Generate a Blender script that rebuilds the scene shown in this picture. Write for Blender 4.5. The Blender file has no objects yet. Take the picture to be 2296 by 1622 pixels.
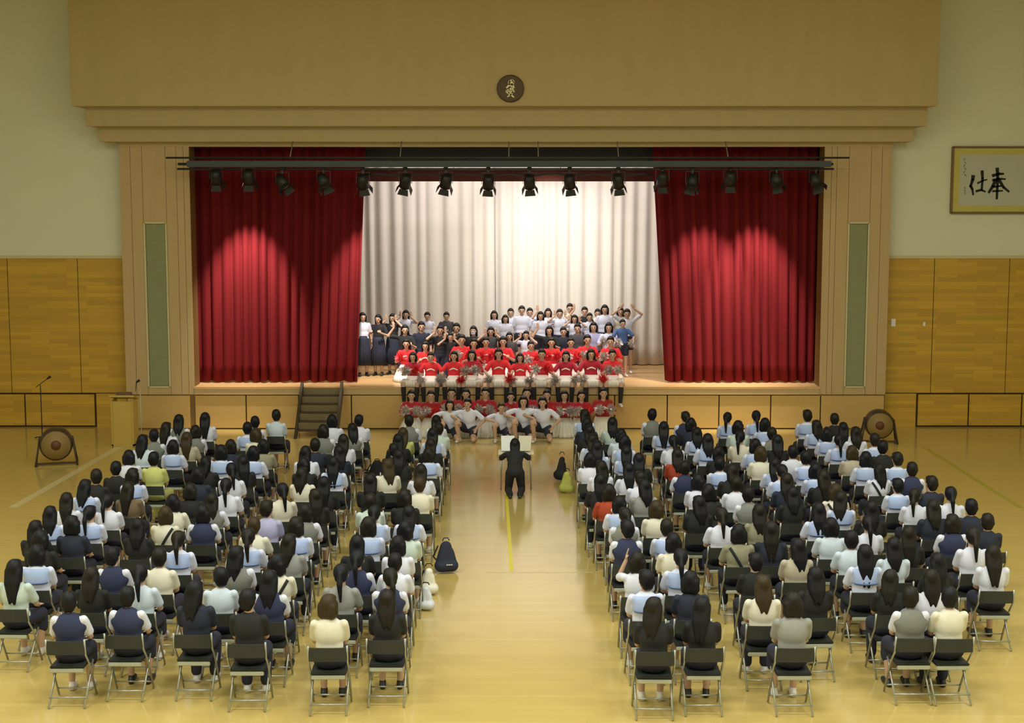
import bpy, bmesh, math, random
from mathutils import Vector, Matrix, Euler
from mathutils.bvhtree import BVHTree
random.seed(7)
S = bpy.context.scene
COL = S.collection
# ---------------------------------------------------------------- camera
F = 3300.0; CX = 1148.0; CY = 811.0; HC = 5.5; TH = math.atan(381.0 / F)
cd = bpy.data.cameras.new('camera'); cam = bpy.data.objects.new('camera', cd); COL.objects.link(cam)
cam.location = (0, 0, HC); cam.rotation_euler = (math.pi / 2 - TH, 0, 0)
cd.sensor_width = 36; cd.lens = 36 * F / 2296; cd.clip_end = 200
S.camera = cam
# ---------------------------------------------------------------- world, lights, exposure
w = bpy.data.worlds.new('world'); S.world = w; w.use_nodes = True
w.node_tree.nodes['Background'].inputs[0].default_value = (0.85, 0.9, 0.9, 1)
w.node_tree.nodes['Background'].inputs[1].default_value = 0.02
S.view_settings.view_transform = 'Standard'; S.view_settings.look = 'None'
S.view_settings.gamma = 1; S.view_settings.use_curve_mapping = False; S.view_settings.exposure = 0.0
def lamp(kind, loc, rot, power, color, **k):
    d = bpy.data.lights.new(kind.lower() + '_lamp', kind); d.energy = power; d.color = color
    for a, v in k.items(): setattr(d, a, v)
    o = bpy.data.objects.new(kind.lower() + '_lamp', d); COL.objects.link(o)
    o.location = loc; o.rotation_euler = rot
    return o
def aim(o, t):
    o.rotation_euler = (Vector(t) - o.location).to_track_quat('-Z', 'Y').to_euler()
HALL = (0.97, 1.0, 0.93)
for yy, pw in ((5, 400), (12, 430), (19, 300)):
    for xx in (-8, 0, 8):
        lamp('AREA', (xx, yy, 10.6), (0, 0, 0), pw, HALL, shape='RECTANGLE', size=3.0, size_y=2.0)
# stage border lights: two strips high above the stage
lamp('AREA', (0.4, 36.0, 7.2), (math.radians(-4), 0, 0), 350, (1.0, 0.90, 0.85), shape='RECTANGLE', size=7.0, size_y=0.4)
lamp('AREA', (0, 37.0, 7.4), (0, 0, 0), 30, (1.0, 0.92, 0.88), shape='RECTANGLE', size=7.0, size_y=0.3)
s = lamp('SPOT', (0.75, 33.3, 5.85), (0, 0, 0), 780, (1.0, 0.96, 0.9), spot_size=math.radians(60), spot_blend=1.0, shadow_soft_size=0.1); aim(s, (1.0, 38.0, 3.6))
for x, pw, tx in ((-6.1, 2000, -6.2), (-3.35, 1500, -3.3), (4.35, 1300, 4.55), (5.75, 1600, 5.6)):
    s = lamp('SPOT', (x, 33.25, 6.15), (0, 0, 0), pw, (1.0, 0.90, 0.84), spot_size=math.radians(48), spot_blend=0.75, shadow_soft_size=0.04); aim(s, (tx, 34.75, 1.9))
for x, pw in ((-2.45, 420), (-0.55, 420), (1.3, 480), (2.5, 400)):
    s = lamp('SPOT', (x, 33.35, 5.8), (0, 0, 0), pw, (1.0, 0.93, 0.88), spot_size=math.radians(48), spot_blend=0.9, shadow_soft_size=0.12); aim(s, (x * .8, 35.1, 1.5))
s = lamp('SPOT', (4.2, 32.3, 6.0), (0, 0, 0), 260, (1.0, 0.85, 0.6), spot_size=math.radians(50), spot_blend=0.9, shadow_soft_size=0.1); aim(s, (4.1, 33.9, 0.4))
# ---------------------------------------------------------------- helpers
def W(px, py, Y):
    """world x, z of a picture point on the upright plane at distance Y"""
    a = TH + math.atan((py - CY) / F)
    z = HC - Y * math.tan(a)
    dep = Y * math.cos(TH) + (HC - z) * math.sin(TH)
    return (px - CX) / F * dep, z
def G(px, py, z=0.0):
    """world x, y of a picture point on the level plane at height z"""
    a = TH + math.atan((py - CY) / F); D = (HC - z) / math.tan(a)
    dep = D * math.cos(TH) + (HC - z) * math.sin(TH)
    return (px - CX) / F * dep, D
def mat(name, rgb, rough=0.7, metal=0.0, spec=0.5, noise=None, bump=None, emit=None):
    m = bpy.data.materials.new(name); m.use_nodes = True
    nt = m.node_tree; b = nt.nodes['Principled BSDF']
    b.inputs['Base Color'].default_value = (*rgb, 1); b.inputs['Roughness'].default_value = rough
    b.inputs['Metallic'].default_value = metal; b.inputs['Specular IOR Level'].default_value = spec
    if noise:
        sc, amt = noise[0], noise[1]; st = noise[2] if len(noise) > 2 else (1, 1, 1)
        tc = nt.nodes.new('ShaderNodeTexCoord'); mp = nt.nodes.new('ShaderNodeMapping'); mp.inputs['Scale'].default_value = st
        nz = nt.nodes.new('ShaderNodeTexNoise'); nz.inputs['Scale'].default_value = sc; nz.inputs['Detail'].default_value = 4
        cr = nt.nodes.new('ShaderNodeMixRGB'); cr.blend_type = 'MIX'
        cr.inputs[1].default_value = (*[c * (1 - amt) for c in rgb], 1); cr.inputs[2].default_value = (*[min(1, c * (1 + amt)) for c in rgb], 1)
        nt.links.new(tc.outputs['Object'], mp.inputs[0]); nt.links.new(mp.outputs[0], nz.inputs[0])
        nt.links.new(nz.outputs[0], cr.inputs[0]); nt.links.new(cr.outputs[0], b.inputs['Base Color'])
        if bump:
            bp = nt.nodes.new('ShaderNodeBump'); bp.inputs['Strength'].default_value = bump
            nt.links.new(nz.outputs[0], bp.inputs['Height']); nt.links.new(bp.outputs[0], b.inputs['Normal'])
    if emit:
        b.inputs['Emission Color'].default_value = (*rgb, 1); b.inputs['Emission Strength'].default_value = emit
    return m
def link(name, me, m=None, parent=None):
    o = bpy.data.objects.new(name, me); COL.objects.link(o)
    if m is not None:
        me.materials.append(m) if not me.materials else None
        if me.materials[0] is not m:
            o.material_slots[0].link = 'OBJECT'; o.material_slots[0].material = m
    if parent: o.parent = parent
    return o
def tag(o, label, cat, group=None, kind=None):
    if label: o['label'] = label
    if cat: o['category'] = cat
    if group: o['group'] = group
    if kind: o['kind'] = kind
    return o
def empty(name, loc, rz=0, label=None, cat=None, group=None, sc=1):
    o = bpy.data.objects.new(name, None); COL.objects.link(o); o.empty_display_size = 0.1
    o.location = loc; o.rotation_euler = (0, 0, rz); o.scale = (sc, sc, sc)
    return tag(o, label, cat, group)
def box_bm(bm, x0, x1, y0, y1, z0, z1, bev=0.0):
    vs = [bm.verts.new((x, y, z)) for x in (x0, x1) for y in (y0, y1) for z in (z0, z1)]
    q = [(0, 1, 3, 2), (4, 6, 7, 5), (0, 4, 5, 1), (2, 3, 7, 6), (0, 2, 6, 4), (1, 5, 7, 3)]
    fs = [bm.faces.new([vs[i] for i in f]) for f in q]
    if bev: bmesh.ops.bevel(bm, geom=list({e for f in fs for e in f.edges}), offset=bev, segments=2, affect='EDGES')
def me_of(bm, name, smooth=False):
    bmesh.ops.recalc_face_normals(bm, faces=bm.faces)
    me = bpy.data.meshes.new(name); bm.to_mesh(me); bm.free()
    if smooth: me.shade_smooth()
    return me
def box(name, x0, x1, y0, y1, z0, z1, m, parent=None, bev=0.0, kind=None):
    bm = bmesh.new(); box_bm(bm, min(x0, x1), max(x0, x1), y0, y1, min(z0, z1), max(z0, z1), bev)
    o = link(name, me_of(bm, name), m, parent)
    if kind: o['kind'] = kind
    return o
def tube_bm(bm, pts, r, n=8, r1=None):
    """round tube through pts"""
    rings = []; pts = [Vector(p) for p in pts]
    for i, p in enumerate(pts):
        d = (pts[min(i + 1, len(pts) - 1)] - pts[max(i - 1, 0)]).normalized()
        a = d.orthogonal().normalized() if i == 0 else (a - d * a.dot(d)).normalized()
        b = d.cross(a); rr = r if r1 is None else r + (r1 - r) * i / (len(pts) - 1)
        rings.append([bm.verts.new(p + (a * math.cos(t) + b * math.sin(t)) * rr) for t in [2 * math.pi * k / n for k in range(n)]])
    for i in range(len(rings) - 1):
        for k in range(n): bm.faces.new((rings[i][k], rings[i][(k + 1) % n], rings[i + 1][(k + 1) % n], rings[i + 1][k]))
    bm.faces.new(rings[0]); bm.faces.new(rings[-1])
def tube(name, pts, r, m, parent=None, n=8, r1=None):
    bm = bmesh.new(); tube_bm(bm, pts, r, n, r1); return link(name, me_of(bm, name, True), m, parent)
def lathe_bm(bm, prof, n=24, axis='Z'):
    rings = []
    for r, h in prof:
        ring = []
        for k in range(n):
            t = 2 * math.pi * k / n; c, s_ = math.cos(t) * r, math.sin(t) * r
            ring.append(bm.verts.new({'Z': (c, s_, h), 'Y': (c, h, s_), 'X': (h, c, s_)}[axis]))
        rings.append(ring)
    for i in range(len(rings) - 1):
        for k in range(n): bm.faces.new((rings[i][k], rings[i][(k + 1) % n], rings[i + 1][(k + 1) % n], rings[i + 1][k]))
    bm.faces.new(rings[0]); bm.faces.new(rings[-1])
def lathe(name, prof, m, parent=None, n=24, axis='Z'):
    bm = bmesh.new(); lathe_bm(bm, prof, n, axis); return link(name, me_of(bm, name, True), m, parent)
# ---- soft shapes: unions of tapered capsules and ellipsoids, fused into one skin
def cap(bm, p0, r0, p1, r1, n=12, fl=(1, 1, 1)):
    p0, p1 = Vector(p0), Vector(p1); d = p1 - p0; L = max(d.length, 1e-5); d = d / L
    a = d.orthogonal().normalized(); b = d.cross(a); rings = []
    for k in range(1, 4): t = math.pi / 2 * k / 4; rings.append((p0 - d * r0 * math.cos(t), r0 * math.sin(t)))
    rings.append((p0, r0)); rings.append((p1, r1))
    for k in range(3, 0, -1): t = math.pi / 2 * k / 4; rings.append((p1 + d * r1 * math.cos(t), r1 * math.sin(t)))
    vr = []
    for c, r in rings:
        vr.append([bm.verts.new(c + Vector([(a * math.cos(t) + b * math.sin(t))[i] * r * fl[i] for i in range(3)])) for t in [2 * math.pi * k / n for k in range(n)]])
    for i in range(len(vr) - 1):
        for k in range(n): bm.faces.new((vr[i][k], vr[i][(k + 1) % n], vr[i + 1][(k + 1) % n], vr[i + 1][k]))
    for ring, c in ((vr[0], p0 - d * r0), (vr[-1], p1 + d * r1)):
        v = bm.verts.new(c)
        for k in range(n): bm.faces.new((ring[k], ring[(k + 1) % n], v))
def ell(bm, c, r, M=None, seg=16):
    mt = Matrix.Translation(Vector(c)) @ (M.to_4x4() if M is not None else Matrix.Identity(4)) @ Matrix.Diagonal((*r, 1))
    bmesh.ops.create_uvsphere(bm, u_segments=seg, v_segments=seg // 2 + 2, radius=1, matrix=mt)
def fuse(bm, name, vox=0.01, smooth=3, dec=0.35):
    me = me_of(bm, name); o = bpy.data.objects.new('t', me); COL.objects.link(o)
    r = o.modifiers.new('r', 'REMESH'); r.mode = 'VOXEL'; r.voxel_size = vox
    if smooth: q = o.modifiers.new('s', 'SMOOTH'); q.iterations = smooth; q.factor = 0.5
    if dec < 1: d = o.modifiers.new('d', 'DECIMATE'); d.ratio = dec
    dg = bpy.context.evaluated_depsgraph_get(); dg.update()
    out = bpy.data.meshes.new_from_object(o.evaluated_get(dg)); out.name = name
    bpy.data.objects.remove(o); bpy.data.meshes.remove(me); out.shade_smooth()
    return out
# ---------------------------------------------------------------- materials
def wood_mat(name, c, plank=(6, 0.35), amt=0.12, rough=0.5, spec=0.4, tone=0.06):
    """wood board: grain along x plus slightly different tones from board to board"""
    m = bpy.data.materials.new(name); m.use_nodes = True; nt = m.node_tree; b = nt.nodes['Principled BSDF']; L = nt.links.new
    tc = nt.nodes.new('ShaderNodeTexCoord'); mp = nt.nodes.new('ShaderNodeMapping'); L(tc.outputs['Object'], mp.inputs[0]); mp.inputs['Scale'].default_value = plank_s(plank)
    nz = nt.nodes.new('ShaderNodeTexNoise'); nz.inputs['Scale'].default_value = 3; nz.inputs['Detail'].default_value = 6; L(mp.outputs[0], nz.inputs[0])
    mx = nt.nodes.new('ShaderNodeMixRGB'); mx.inputs[1].default_value = (*[v * (1 - amt) for v in c], 1); mx.inputs[2].default_value = (*[v * (1 + amt) for v in c], 1); L(nz.outputs[0], mx.inputs[0])
    L(mx.outputs[0], b.inputs['Base Color']); b.inputs['Roughness'].default_value = rough; b.inputs['Specular IOR Level'].default_value = spec
    return m
def plank_s(p): return p if len(p) == 3 else (p[0], p[0], p[1])
M = {}
M['wall_plaster'] = mat('wall_plaster', (0.74, 0.73, 0.55), 0.9, noise=(1.5, 0.03))
M['fascia'] = wood_mat('fascia_wood', (0.50, 0.375, 0.175), (1.2, 1.2, 0.25), 0.07, 0.55)
M['pilaster'] = wood_mat('pilaster_wood', (0.52, 0.37, 0.18), (3, 3, 0.3), 0.07, 0.55)
M['panel'] = wood_mat('stage_panel_wood', (0.55, 0.36, 0.12), (0.4, 0.4, 3), 0.08, 0.5)
M['gap'] = mat('dark_joint', (0.05, 0.025, 0.005), 0.9)
M['jamb'] = mat('jamb_wood', (.20, .11, .03), .6)
M['grille'] = mat('speaker_cloth', (0.26, 0.28, 0.15), 0.95, noise=(40, 0.15))
M['grille_frame'] = mat('grille_frame_paint', (0.60, 0.53, 0.30), 0.6)
M['black'] = mat('black_metal', (0.012, 0.013, 0.013), 0.5)
M['pipe'] = mat('pipe_metal', (0.03, 0.035, 0.035), 0.4)
M['duct'] = mat('duct_paint', (0.035, 0.05, 0.055), 0.5)
M['duct_blue'] = mat('border_cloth', (0.04, 0.05, 0.07), 0.9, noise=(6, 0.2))
M['red'] = mat('red_velvet', (0.145, 0.010, 0.012), 0.9, spec=0.12, noise=(3, 0.12, (2, 2, 0.3)))
M['maroon'] = mat('maroon_cloth', (0.09, 0.02, 0.012), 0.9)
M['white_cloth'] = mat('white_drape', (0.72, 0.68, 0.62), 0.9, noise=(2, 0.04, (3, 3, 0.3)))
M['chrome'] = mat('lamp_glass', (0.8, 0.8, 0.75), 0.12, 0.9)
def side_wood():
    m = bpy.data.materials.new('side_wall_wood'); m.use_nodes = True; nt = m.node_tree; b = nt.nodes['Principled BSDF']; L = nt.links.new
    tc = nt.nodes.new('ShaderNodeTexCoord'); mp = nt.nodes.new('ShaderNodeMapping'); mp.inputs['Rotation'].default_value = (math.pi / 2, 0, 0); L(tc.outputs['Object'], mp.inputs[0])
    br = nt.nodes.new('ShaderNodeTexBrick'); L(mp.outputs[0], br.inputs[0]); br.inputs['Scale'].default_value = 1.0
    br.inputs['Brick Width'].default_value = 0.9; br.inputs['Row Height'].default_value = 0.09; br.inputs['Mortar Size'].default_value = 0.002
    c = (0.55, 0.325, 0.03)
    br.inputs['Color1'].default_value = (*[v * 0.86 for v in c], 1); br.inputs['Color2'].default_value = (*[v * 1.12 for v in c], 1); br.inputs['Mortar'].default_value = (*[v * 0.75 for v in c], 1)
    L(br.outputs[0], b.inputs['Base Color']); b.inputs['Roughness'].default_value = 0.55
    return m
M['side_wood'] = side_wood()
def floor_mat(name, c, rough):
    m = bpy.data.materials.new(name); m.use_nodes = True; nt = m.node_tree; b = nt.nodes['Principled BSDF']; L = nt.links.new
    tc = nt.nodes.new('ShaderNodeTexCoord'); br = nt.nodes.new('ShaderNodeTexBrick'); L(tc.outputs['Object'], br.inputs[0]); br.inputs['Scale'].default_value = 1.0
    br.inputs['Brick Width'].default_value = 1.8; br.inputs['Row Height'].default_value = 0.09; br.inputs['Mortar Size'].default_value = 0.0015
    br.inputs['Color1'].default_value = (*[v * 0.965 for v in c], 1); br.inputs['Color2'].default_value = (*[v * 1.03 for v in c], 1); br.inputs['Mortar'].default_value = (*[v * 0.86 for v in c], 1)
    L(br.outputs[0], b.inputs['Base Color']); b.inputs['Roughness'].default_value = rough
    nz = nt.nodes.new('ShaderNodeTexNoise'); nz.inputs['Scale'].default_value = 1.3; nz.inputs['Detail'].default_value = 3; L(tc.outputs['Object'], nz.inputs[0])
    bp = nt.nodes.new('ShaderNodeBump'); bp.inputs['Strength'].default_value = 0.03; L(nz.outputs[0], bp.inputs['Height']); L(bp.outputs[0], b.inputs['Normal'])
    b.inputs['Specular IOR Level'].default_value = 0.6
    return m
M['floor'] = floor_mat('gym_floor', (0.56, 0.42, 0.135), 0.14)
M['stage_floor'] = floor_mat('stage_floor', (0.60, 0.38, 0.16), 0.3)
# ---------------------------------------------------------------- the hall
YW = 34.2; YF = 33.86; ZC = 11.0; XS = 13.5
o = box('floor', -XS, XS, -4, YW + .3, -0.1, 0, M['floor'], kind='structure')
o = box('ceiling', -XS, XS, -4, YW + .3, ZC, ZC + .1, M['wall_plaster'], kind='structure')
box('wall_left', -XS - .1, -XS, -4, YW + .3, 0, ZC, M['wall_plaster'], kind='structure')
box('wall_right', XS, XS + .1, -4, YW + .3, 0, ZC, M['wall_plaster'], kind='structure')
box('wall_back', -XS, XS, -4.1, -4, 0, ZC, M['wall_plaster'], kind='structure')
zw = W(170, 578, YW)[1]
xl = W(272, 500, YF)[0]; xr = W(1990, 600, YF)[0]
XOL = W(430, 600, YF)[0]; XOR = W(1843, 600, YF)[0]; ZOT = W(1148, 329, YF)[1]; ZS = 1.0
# front wall beside the stage: plaster above, boards below
fw = box('wall_front', -XS, xl + .1, YW, YW + .2, zw, ZC, M['wall_plaster'], kind='structure')
box('wall_front_plaster', xr - .1, XS, YW, YW + .2, zw, ZC, M['wall_plaster'], fw)
box('wall_over_stage', xl, xr, YW + .02, YW + .2, ZOT + .3, ZC, M['wall_plaster'], fw)
wl = box('wall_front_left', -XS, xl + .1, YW + .03, YW + .2, 0, zw, M['gap'], kind='structure')
wr = box('wall_front_right', xr - .1, XS, YW + .03, YW + .2, 0, zw, M['gap'], kind='structure')
box('top_rail', -XS, xl, YW - .03, YW + .03, zw - .02, zw + .05, M['grille_frame'], wl)
box('top_rail', xr, XS, YW - .03, YW + .03, zw - .02, zw + .05, M['grille_frame'], wr)
def cladding(parent, edges, zt, hatch):
    """board sheets between upright joints, and the low hatch doors let into them"""
    zh0, zh1 = hatch
    for a, b in zip(edges, edges[1:]):
        box('cladding_sheet', a + .008, b - .008, YW, YW + .03, zh1 + .02, zt, M['side_wood'], parent)
h1 = W(100, 883, YW)[1]; h0 = 0.04
def hatches(parent, xs):
    for a, b in zip(xs, xs[1:]): box('hatch_panel', a + .018, b - .018, YW - .01, YW + .03, h0, h1 - .02, M['side_wood'], parent)
XA = [W(p, 700, YW)[0] for p in (-150, 20, 177)]
cladding(wl, [-XS] + XA + [xl], zw, (h0, h1))
XB = [W(p, 700, YW)[0] for p in (2092, 2260, 2420)]
cladding(wr, [xr] + XB + [XS], zw, (h0, h1))
XH = [W(p, 925, YW)[0] for p in (-130, 57, 214)]
hatches(wl, XH); box('low_sheet', XH[-1] + .03, xl, YW, YW + .03, 0, h1, M['side_wood'], wl)
XH2 = [W(p, 925, YW)[0] for p in (2056, 2171, 2290, 2410)]
hatches(wr, XH2); box('low_sheet', xr, XH2[0] - .03, YW, YW + .03, 0, h1, M['side_wood'], wr)
# proscenium: pilasters built from upright boards
def pilaster(name, x0, x1, cuts, gx, label):
    p = box(name, x0, x1, YF + .03, YW + .22, 0, ZOT + .35, M['jamb'], kind='structure')
    zg0, zg1 = W(350, 868, YF)[1], W(350, 500, YF)[1]; zl = W(1148, 885, YF)[1]
    cs = [x0] + cuts + [x1]
    for a, b in zip(cs, cs[1:]):
        if abs((a + b) / 2 - (gx[0] + gx[1]) / 2) < 0.12:
            box('board', a + .004, b - .004, YF, YF + .03, zg1, ZOT + .35, M['pilaster'], p)
            box('board', a + .004, b - .004, YF, YF + .03, zl, zg0, M['pilaster'], p)
        else: box('board', a + .004, b - .004, YF, YF + .03, zl, ZOT + .35, M['pilaster'], p)
    box('base_panel', x0 + .03, x1 - .12 if x0 < 0 else x1 - .03, YF, YF + .03, .03, zl - .03, M['panel'], p)
    t = empty('speaker_grille', ((gx[0] + gx[1]) / 2, YF, zg0), label=label, cat='speaker')
    hw = (gx[1] - gx[0]) / 2; hh = zg1 - zg0
    box('cloth', -hw + .03, hw - .03, -.005, .03, .03, hh - .03, M['grille'], t)
    for k in (-1, 1): box('frame_bar', k * hw - .02, k * hw + .02, -.025, .03, 0, hh, M['grille_frame'], t)
    for z in (0, hh): box('frame_bar', -hw, hw, -.025, .03, z - .02, z + .02, M['grille_frame'], t)
    return p
px = lambda v: W(v, 650, YF)[0]
pilaster('trim_1', px(276), XOL, [px(v) for v in (300, 326, 378, 402, 418)], (px(328), px(376)), 'tall green cloth speaker grille in the left pilaster of the stage')
pilaster('trim_2', XOR, px(1992), [px(v) for v in (1858, 1870, 1897, 1946, 1970)], (px(1899), px(1944)), 'tall green cloth speaker grille in the right pilaster of the stage')
# stepped cornice above the opening
def band(name, pl, pr, yt, yb, Y, m):
    x0, zb = W(pl, yb, Y); x1, zt = W(pr, yt, Y)
    o = box(name, x0, x1, Y, YW + .02, zb, zt, m, kind='structure', bev=0.01); return o
Y1, Y2, Y3 = 32.9, 33.25, 33.58
band('trim_3', 160, 2111, -30, 238, Y1, M['fascia'])
band('trim_4', 192, 2080, 236, 283, Y2, M['fascia'])
band('trim_5', 222, 2049, 281, 318, Y3, M['fascia'])
o = box('trim_6', px(276), px(1992), YF - .02, YW, ZOT, W(0, 300, YF)[1], M['fascia'], kind='structure')
# ---------------------------------------------------------------- stage
YB = 38.6
st = tag(box('stage', XOL - .02, XOR + .02, YF + .06, YB + .2, 0, ZS - .05, M['gap']), 'raised wooden stage platform with pale panelled front', 'stage')
box('stage_floor', XOL - .02, XOR + .02, YF - .04, YW + .24, ZS - .05, ZS, M['stage_floor'], st); box('stage_floor', XOL - .6, XOR + .6, YW + .24, YB + .2, ZS - .05, ZS, M['stage_floor'], st)
zl = W(1148, 885, YF)[1]
box('lip_board', XOL, XOR, YF - .03, YF + .06, zl, ZS - .05, M['pilaster'], st)
pxs = [W(v, 920, YF)[0] for v in (437, 552, 670, 788, 907, 1024, 1142, 1260, 1378, 1496, 1612, 1728, 1842)]
for a, b in zip(pxs, pxs[1:]): box('front_panel', a + .014, b - .014, YF, YF + .06, .03, zl - .025, M['panel'], st, bev=.003)
# stage box
box('wall_stage_back', XOL - 1.5, XOR + 1.5, YB + .25, YB + .35, 0, 8.6, M['maroon'], kind='structure')
for sx, n in ((-1, 'wall_stage_left'), (1, 'wall_stage_right')):
    x = XOL - 1.5 if sx < 0 else XOR + 1.5
    box(n, x - .05, x + .05, YW + .5, YB + .3, 0, 8.6, M['maroon'], kind='structure')
box('ceiling_stage', XOL - 1.5, XOR + 1.5, YW + .2, YB + .3, 8.6, 8.7, M['maroon'], kind='structure')
def drape(name, xt, xb, Y, zt, zb, pitch, amp, m, label, seed=0, dy=0.0, wav=0.0, parent=None):
    rnd = random.Random(seed); n = int(max(abs(xt[1] - xt[0]), abs(xb[1] - xb[0])) / pitch * 8); nv = 14
    ph = [rnd.uniform(.7, 1.35) for _ in range(n + 1)]; acc = 0; P = []
    for i in range(n + 1): acc += ph[(i // 8) * 8 % (n + 1)] * 2 * math.pi / 8; P.append(acc)
    A = [rnd.uniform(.55, 1.3) for _ in range(n + 1)]
    bm = bmesh.new(); g = []
    for j in range(nv + 1):
        v = j / nv; row = []
        for i in range(n + 1):
            u = i / n; x = (xt[0] + (xt[1] - xt[0]) * u) * (1 - v) + (xb[0] + (xb[1] - xb[0]) * u) * v
            a = A[(i // 8) * 8 % (n + 1)]; s_ = math.sin(P[i])
            y = Y + amp * a * (abs(s_) ** .7 * (1 if s_ > 0 else -1)) * (.6 + .4 * v) + dy * v
            z = zt + (zb - zt) * v + (wav * math.sin(P[i] * .5 + 1) if j == nv else 0)
            row.append(bm.verts.new((x + .25 * amp * math.cos(P[i]) * v, y, z)))
        g.append(row)
    for j in range(nv):
        for i in range(n): bm.faces.new((g[j][i], g[j][i + 1], g[j + 1][i + 1], g[j + 1][i]))
    o = link(name, me_of(bm, name, True), m, parent)
    md = o.modifiers.new('thick', 'SOLIDIFY'); md.thickness = .012
    if label: tag(o, label, 'curtain')
    return o
YR = 34.62
zt = ZOT + .25
drape('stage_curtain', (XOL - .35, W(821, 340, YR)[0]), (XOL - .32, W(802, 850, YR)[0]), YR, zt, ZS + .03, .26, .075, M['red'], 'long red velvet curtain drawn aside on the left of the stage', 3, wav=.02)
drape('stage_curtain', (W(1461, 340, YR)[0], XOR + .35), (W(1490, 850, YR)[0], XOR + .32), YR, zt, ZS + .03, .26, .075, M['red'], 'long red velvet curtain drawn aside on the right of the stage', 5, wav=.02)
xm = W(1106, 600, 38.1)[0]
drape('backdrop_curtain', (W(760, 500, 38.1)[0], xm + .02), (W(770, 800, 38.1)[0], xm + .03), 38.1, 7.6, ZS + .02, .33, .075, M['white_cloth'], 'white backdrop curtain, left half behind the performers', 11)
drape('backdrop_curtain', (xm + .02, W(1530, 500, 38.1)[0]), (xm + .05, W(1520, 800, 38.1)[0]), 38.16, 7.6, ZS + .02, .33, .075, M['white_cloth'], 'white backdrop curtain, right half behind the performers', 13)
a0 = XOL + 3.0; a1 = XOR - 3.0
z0 = W(0, 407, 35.6)[1]; z1 = W(0, 381, 35.6)[1]
drape('stage_valance', (a0, a1), (a0, a1), 35.6, z1, z0, .5, .02, M['maroon'], 'narrow dark maroon valance hanging across the top of the white curtain', 17)
va = bpy.context.scene.objects['stage_valance']
tube('batten', [(a0 - .1, 35.6, z1 + .01), (a1 + .1, 35.6, z1 + .01)], .02, M['pipe'], va)
for k in range(4): tube('batten_rod', [(a0 + .4 + k * (a1 - a0 - .8) / 3, 35.6, z1), (a0 + .4 + k * (a1 - a0 - .8) / 3, 35.6, 8.6)], .008, M['pipe'], va)
z0 = W(0, 371, 35.0)[1]; z1 = 8.58
drape('stage_border', (a0 - .6, a1 + .6), (a0 - .6, a1 + .6), 35.0, z1, z0, .5, .02, M['duct_blue'], 'dark blue grey border cloth behind the lighting truss', 19)
# ---------------------------------------------------------------- lighting truss and its spotlights
YT = 33.1
tr = empty('lighting_truss', (0, YT, W(0, 365, YT)[1]), label='dark lighting truss hung across the stage opening on thin rods', cat='truss')
def LT(px_, py_): x, z = W(px_, py_, YT); return x, z - tr.location.z
x0, z = LT(372, 354); x1, _ = LT(1904, 354); tube('upper_pipe', [(x0, 0, z), (x1, 0, z)], .022, M['pipe'], tr)
x0, za = LT(420, 361); x1, zb = LT(1862, 375); box('duct', x0, x1, -.09, .09, zb, za, M['duct'], tr, bev=.012)
x0, z = LT(398, 379); x1, _ = LT(1869, 379); tube('lower_pipe', [(x0, -.02, z), (x1, -.02, z)], .024, M['pipe'], tr)
x0, z = LT(398, 368); x1, _ = LT(1869, 368); tube('middle_pipe', [(x0, .05, z), (x1, .05, z)], .03, M['pipe'], tr)
x0, z = LT(820, 392); x1, _ = LT(1462, 392); tube('cable_bundle', [(x0 + (x1 - x0) * i / 24, .03, z + .025 * math.sin(i * 1.7)) for i in range(25)], .02, M['black'], tr)
for p in (650, 897, 1141, 1207, 1387, 1633):
    x, z = LT(p, 354); tube('rod', [(x, 0, z), (x, Y3 + .05 - YT, W(0, 318, Y3)[1] + .03 - tr.location.z)], .012, mat('rod_steel', (.35, .35, .3), .4, .6) if p == 650 else bpy.data.materials['rod_steel'], tr)
def spotlight():
    bm = bmesh.new(); lathe_bm(bm, [(.055, .16), (.085, .15), (.105, .06), (.11, -.1), (.09, -.1), (.08, -.09)], 14); hs = me_of(bm, 'housing', True)
    bm = bmesh.new()
    for k in (-1, 1): box_bm(bm, k * .125 - .004, k * .125 + .004, -.02, .02, -.02, .2)
    box_bm(bm, -.129, .129, -.02, .02, .19, .2); yk = me_of(bm, 'yoke')
    bm = bmesh.new(); box_bm(bm, -.02, .02, -.03, .03, .2, .32); tube_bm(bm, [(-.04, 0, .31), (.04, 0, .31)], .04); cl = me_of(bm, 'clamp')
    bm = bmesh.new(); lathe_bm(bm, [(.02, -.085), (.085, -.085), (.085, -.095), (.05, -.115), (.01, -.12)], 14); ln = me_of(bm, 'lens', True)
    bm = bmesh.new(); v = [bm.verts.new(c) for c in ((-.1, 0, 0), (.1, 0, 0), (.13, .06, -.13), (-.13, .06, -.13), (-.1, .006, 0), (.1, .006, 0), (.13, .066, -.13), (-.13, .066, -.13))]
    for f in ((0, 1, 2, 3), (7, 6, 5, 4), (0, 4, 5, 1), (1, 5, 6, 2), (2, 6, 7, 3), (3, 7, 4, 0)): bm.faces.new([v[i] for i in f])
    return hs, yk, cl, ln, me_of(bm, 'barn_door')
SP = spotlight(); ordw = ['first', 'second', 'third', 'fourth', 'fifth', 'sixth', 'seventh', 'eighth', 'ninth', 'tenth', 'eleventh', 'twelfth', 'thirteenth', 'fourteenth', 'fifteenth', 'sixteenth']
LP = [(485, 402, 0, 0), (558, 402, 0, 0), (634, 412, 35, 1), (726, 409, 25, 1), (814, 412, 8, 0), (909, 411, -12, 0), (1000, 411, -12, 0), (1095, 413, -3, 0), (1187, 412, 4, 0), (1277, 412, 6, 0), (1386, 411, 6, 0), (1485, 406, 0, 0), (1552, 410, -12, 1), (1637, 405, 0, 0), (1740, 407, 10, 1), (1828, 408, 18, 1)]
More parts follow.
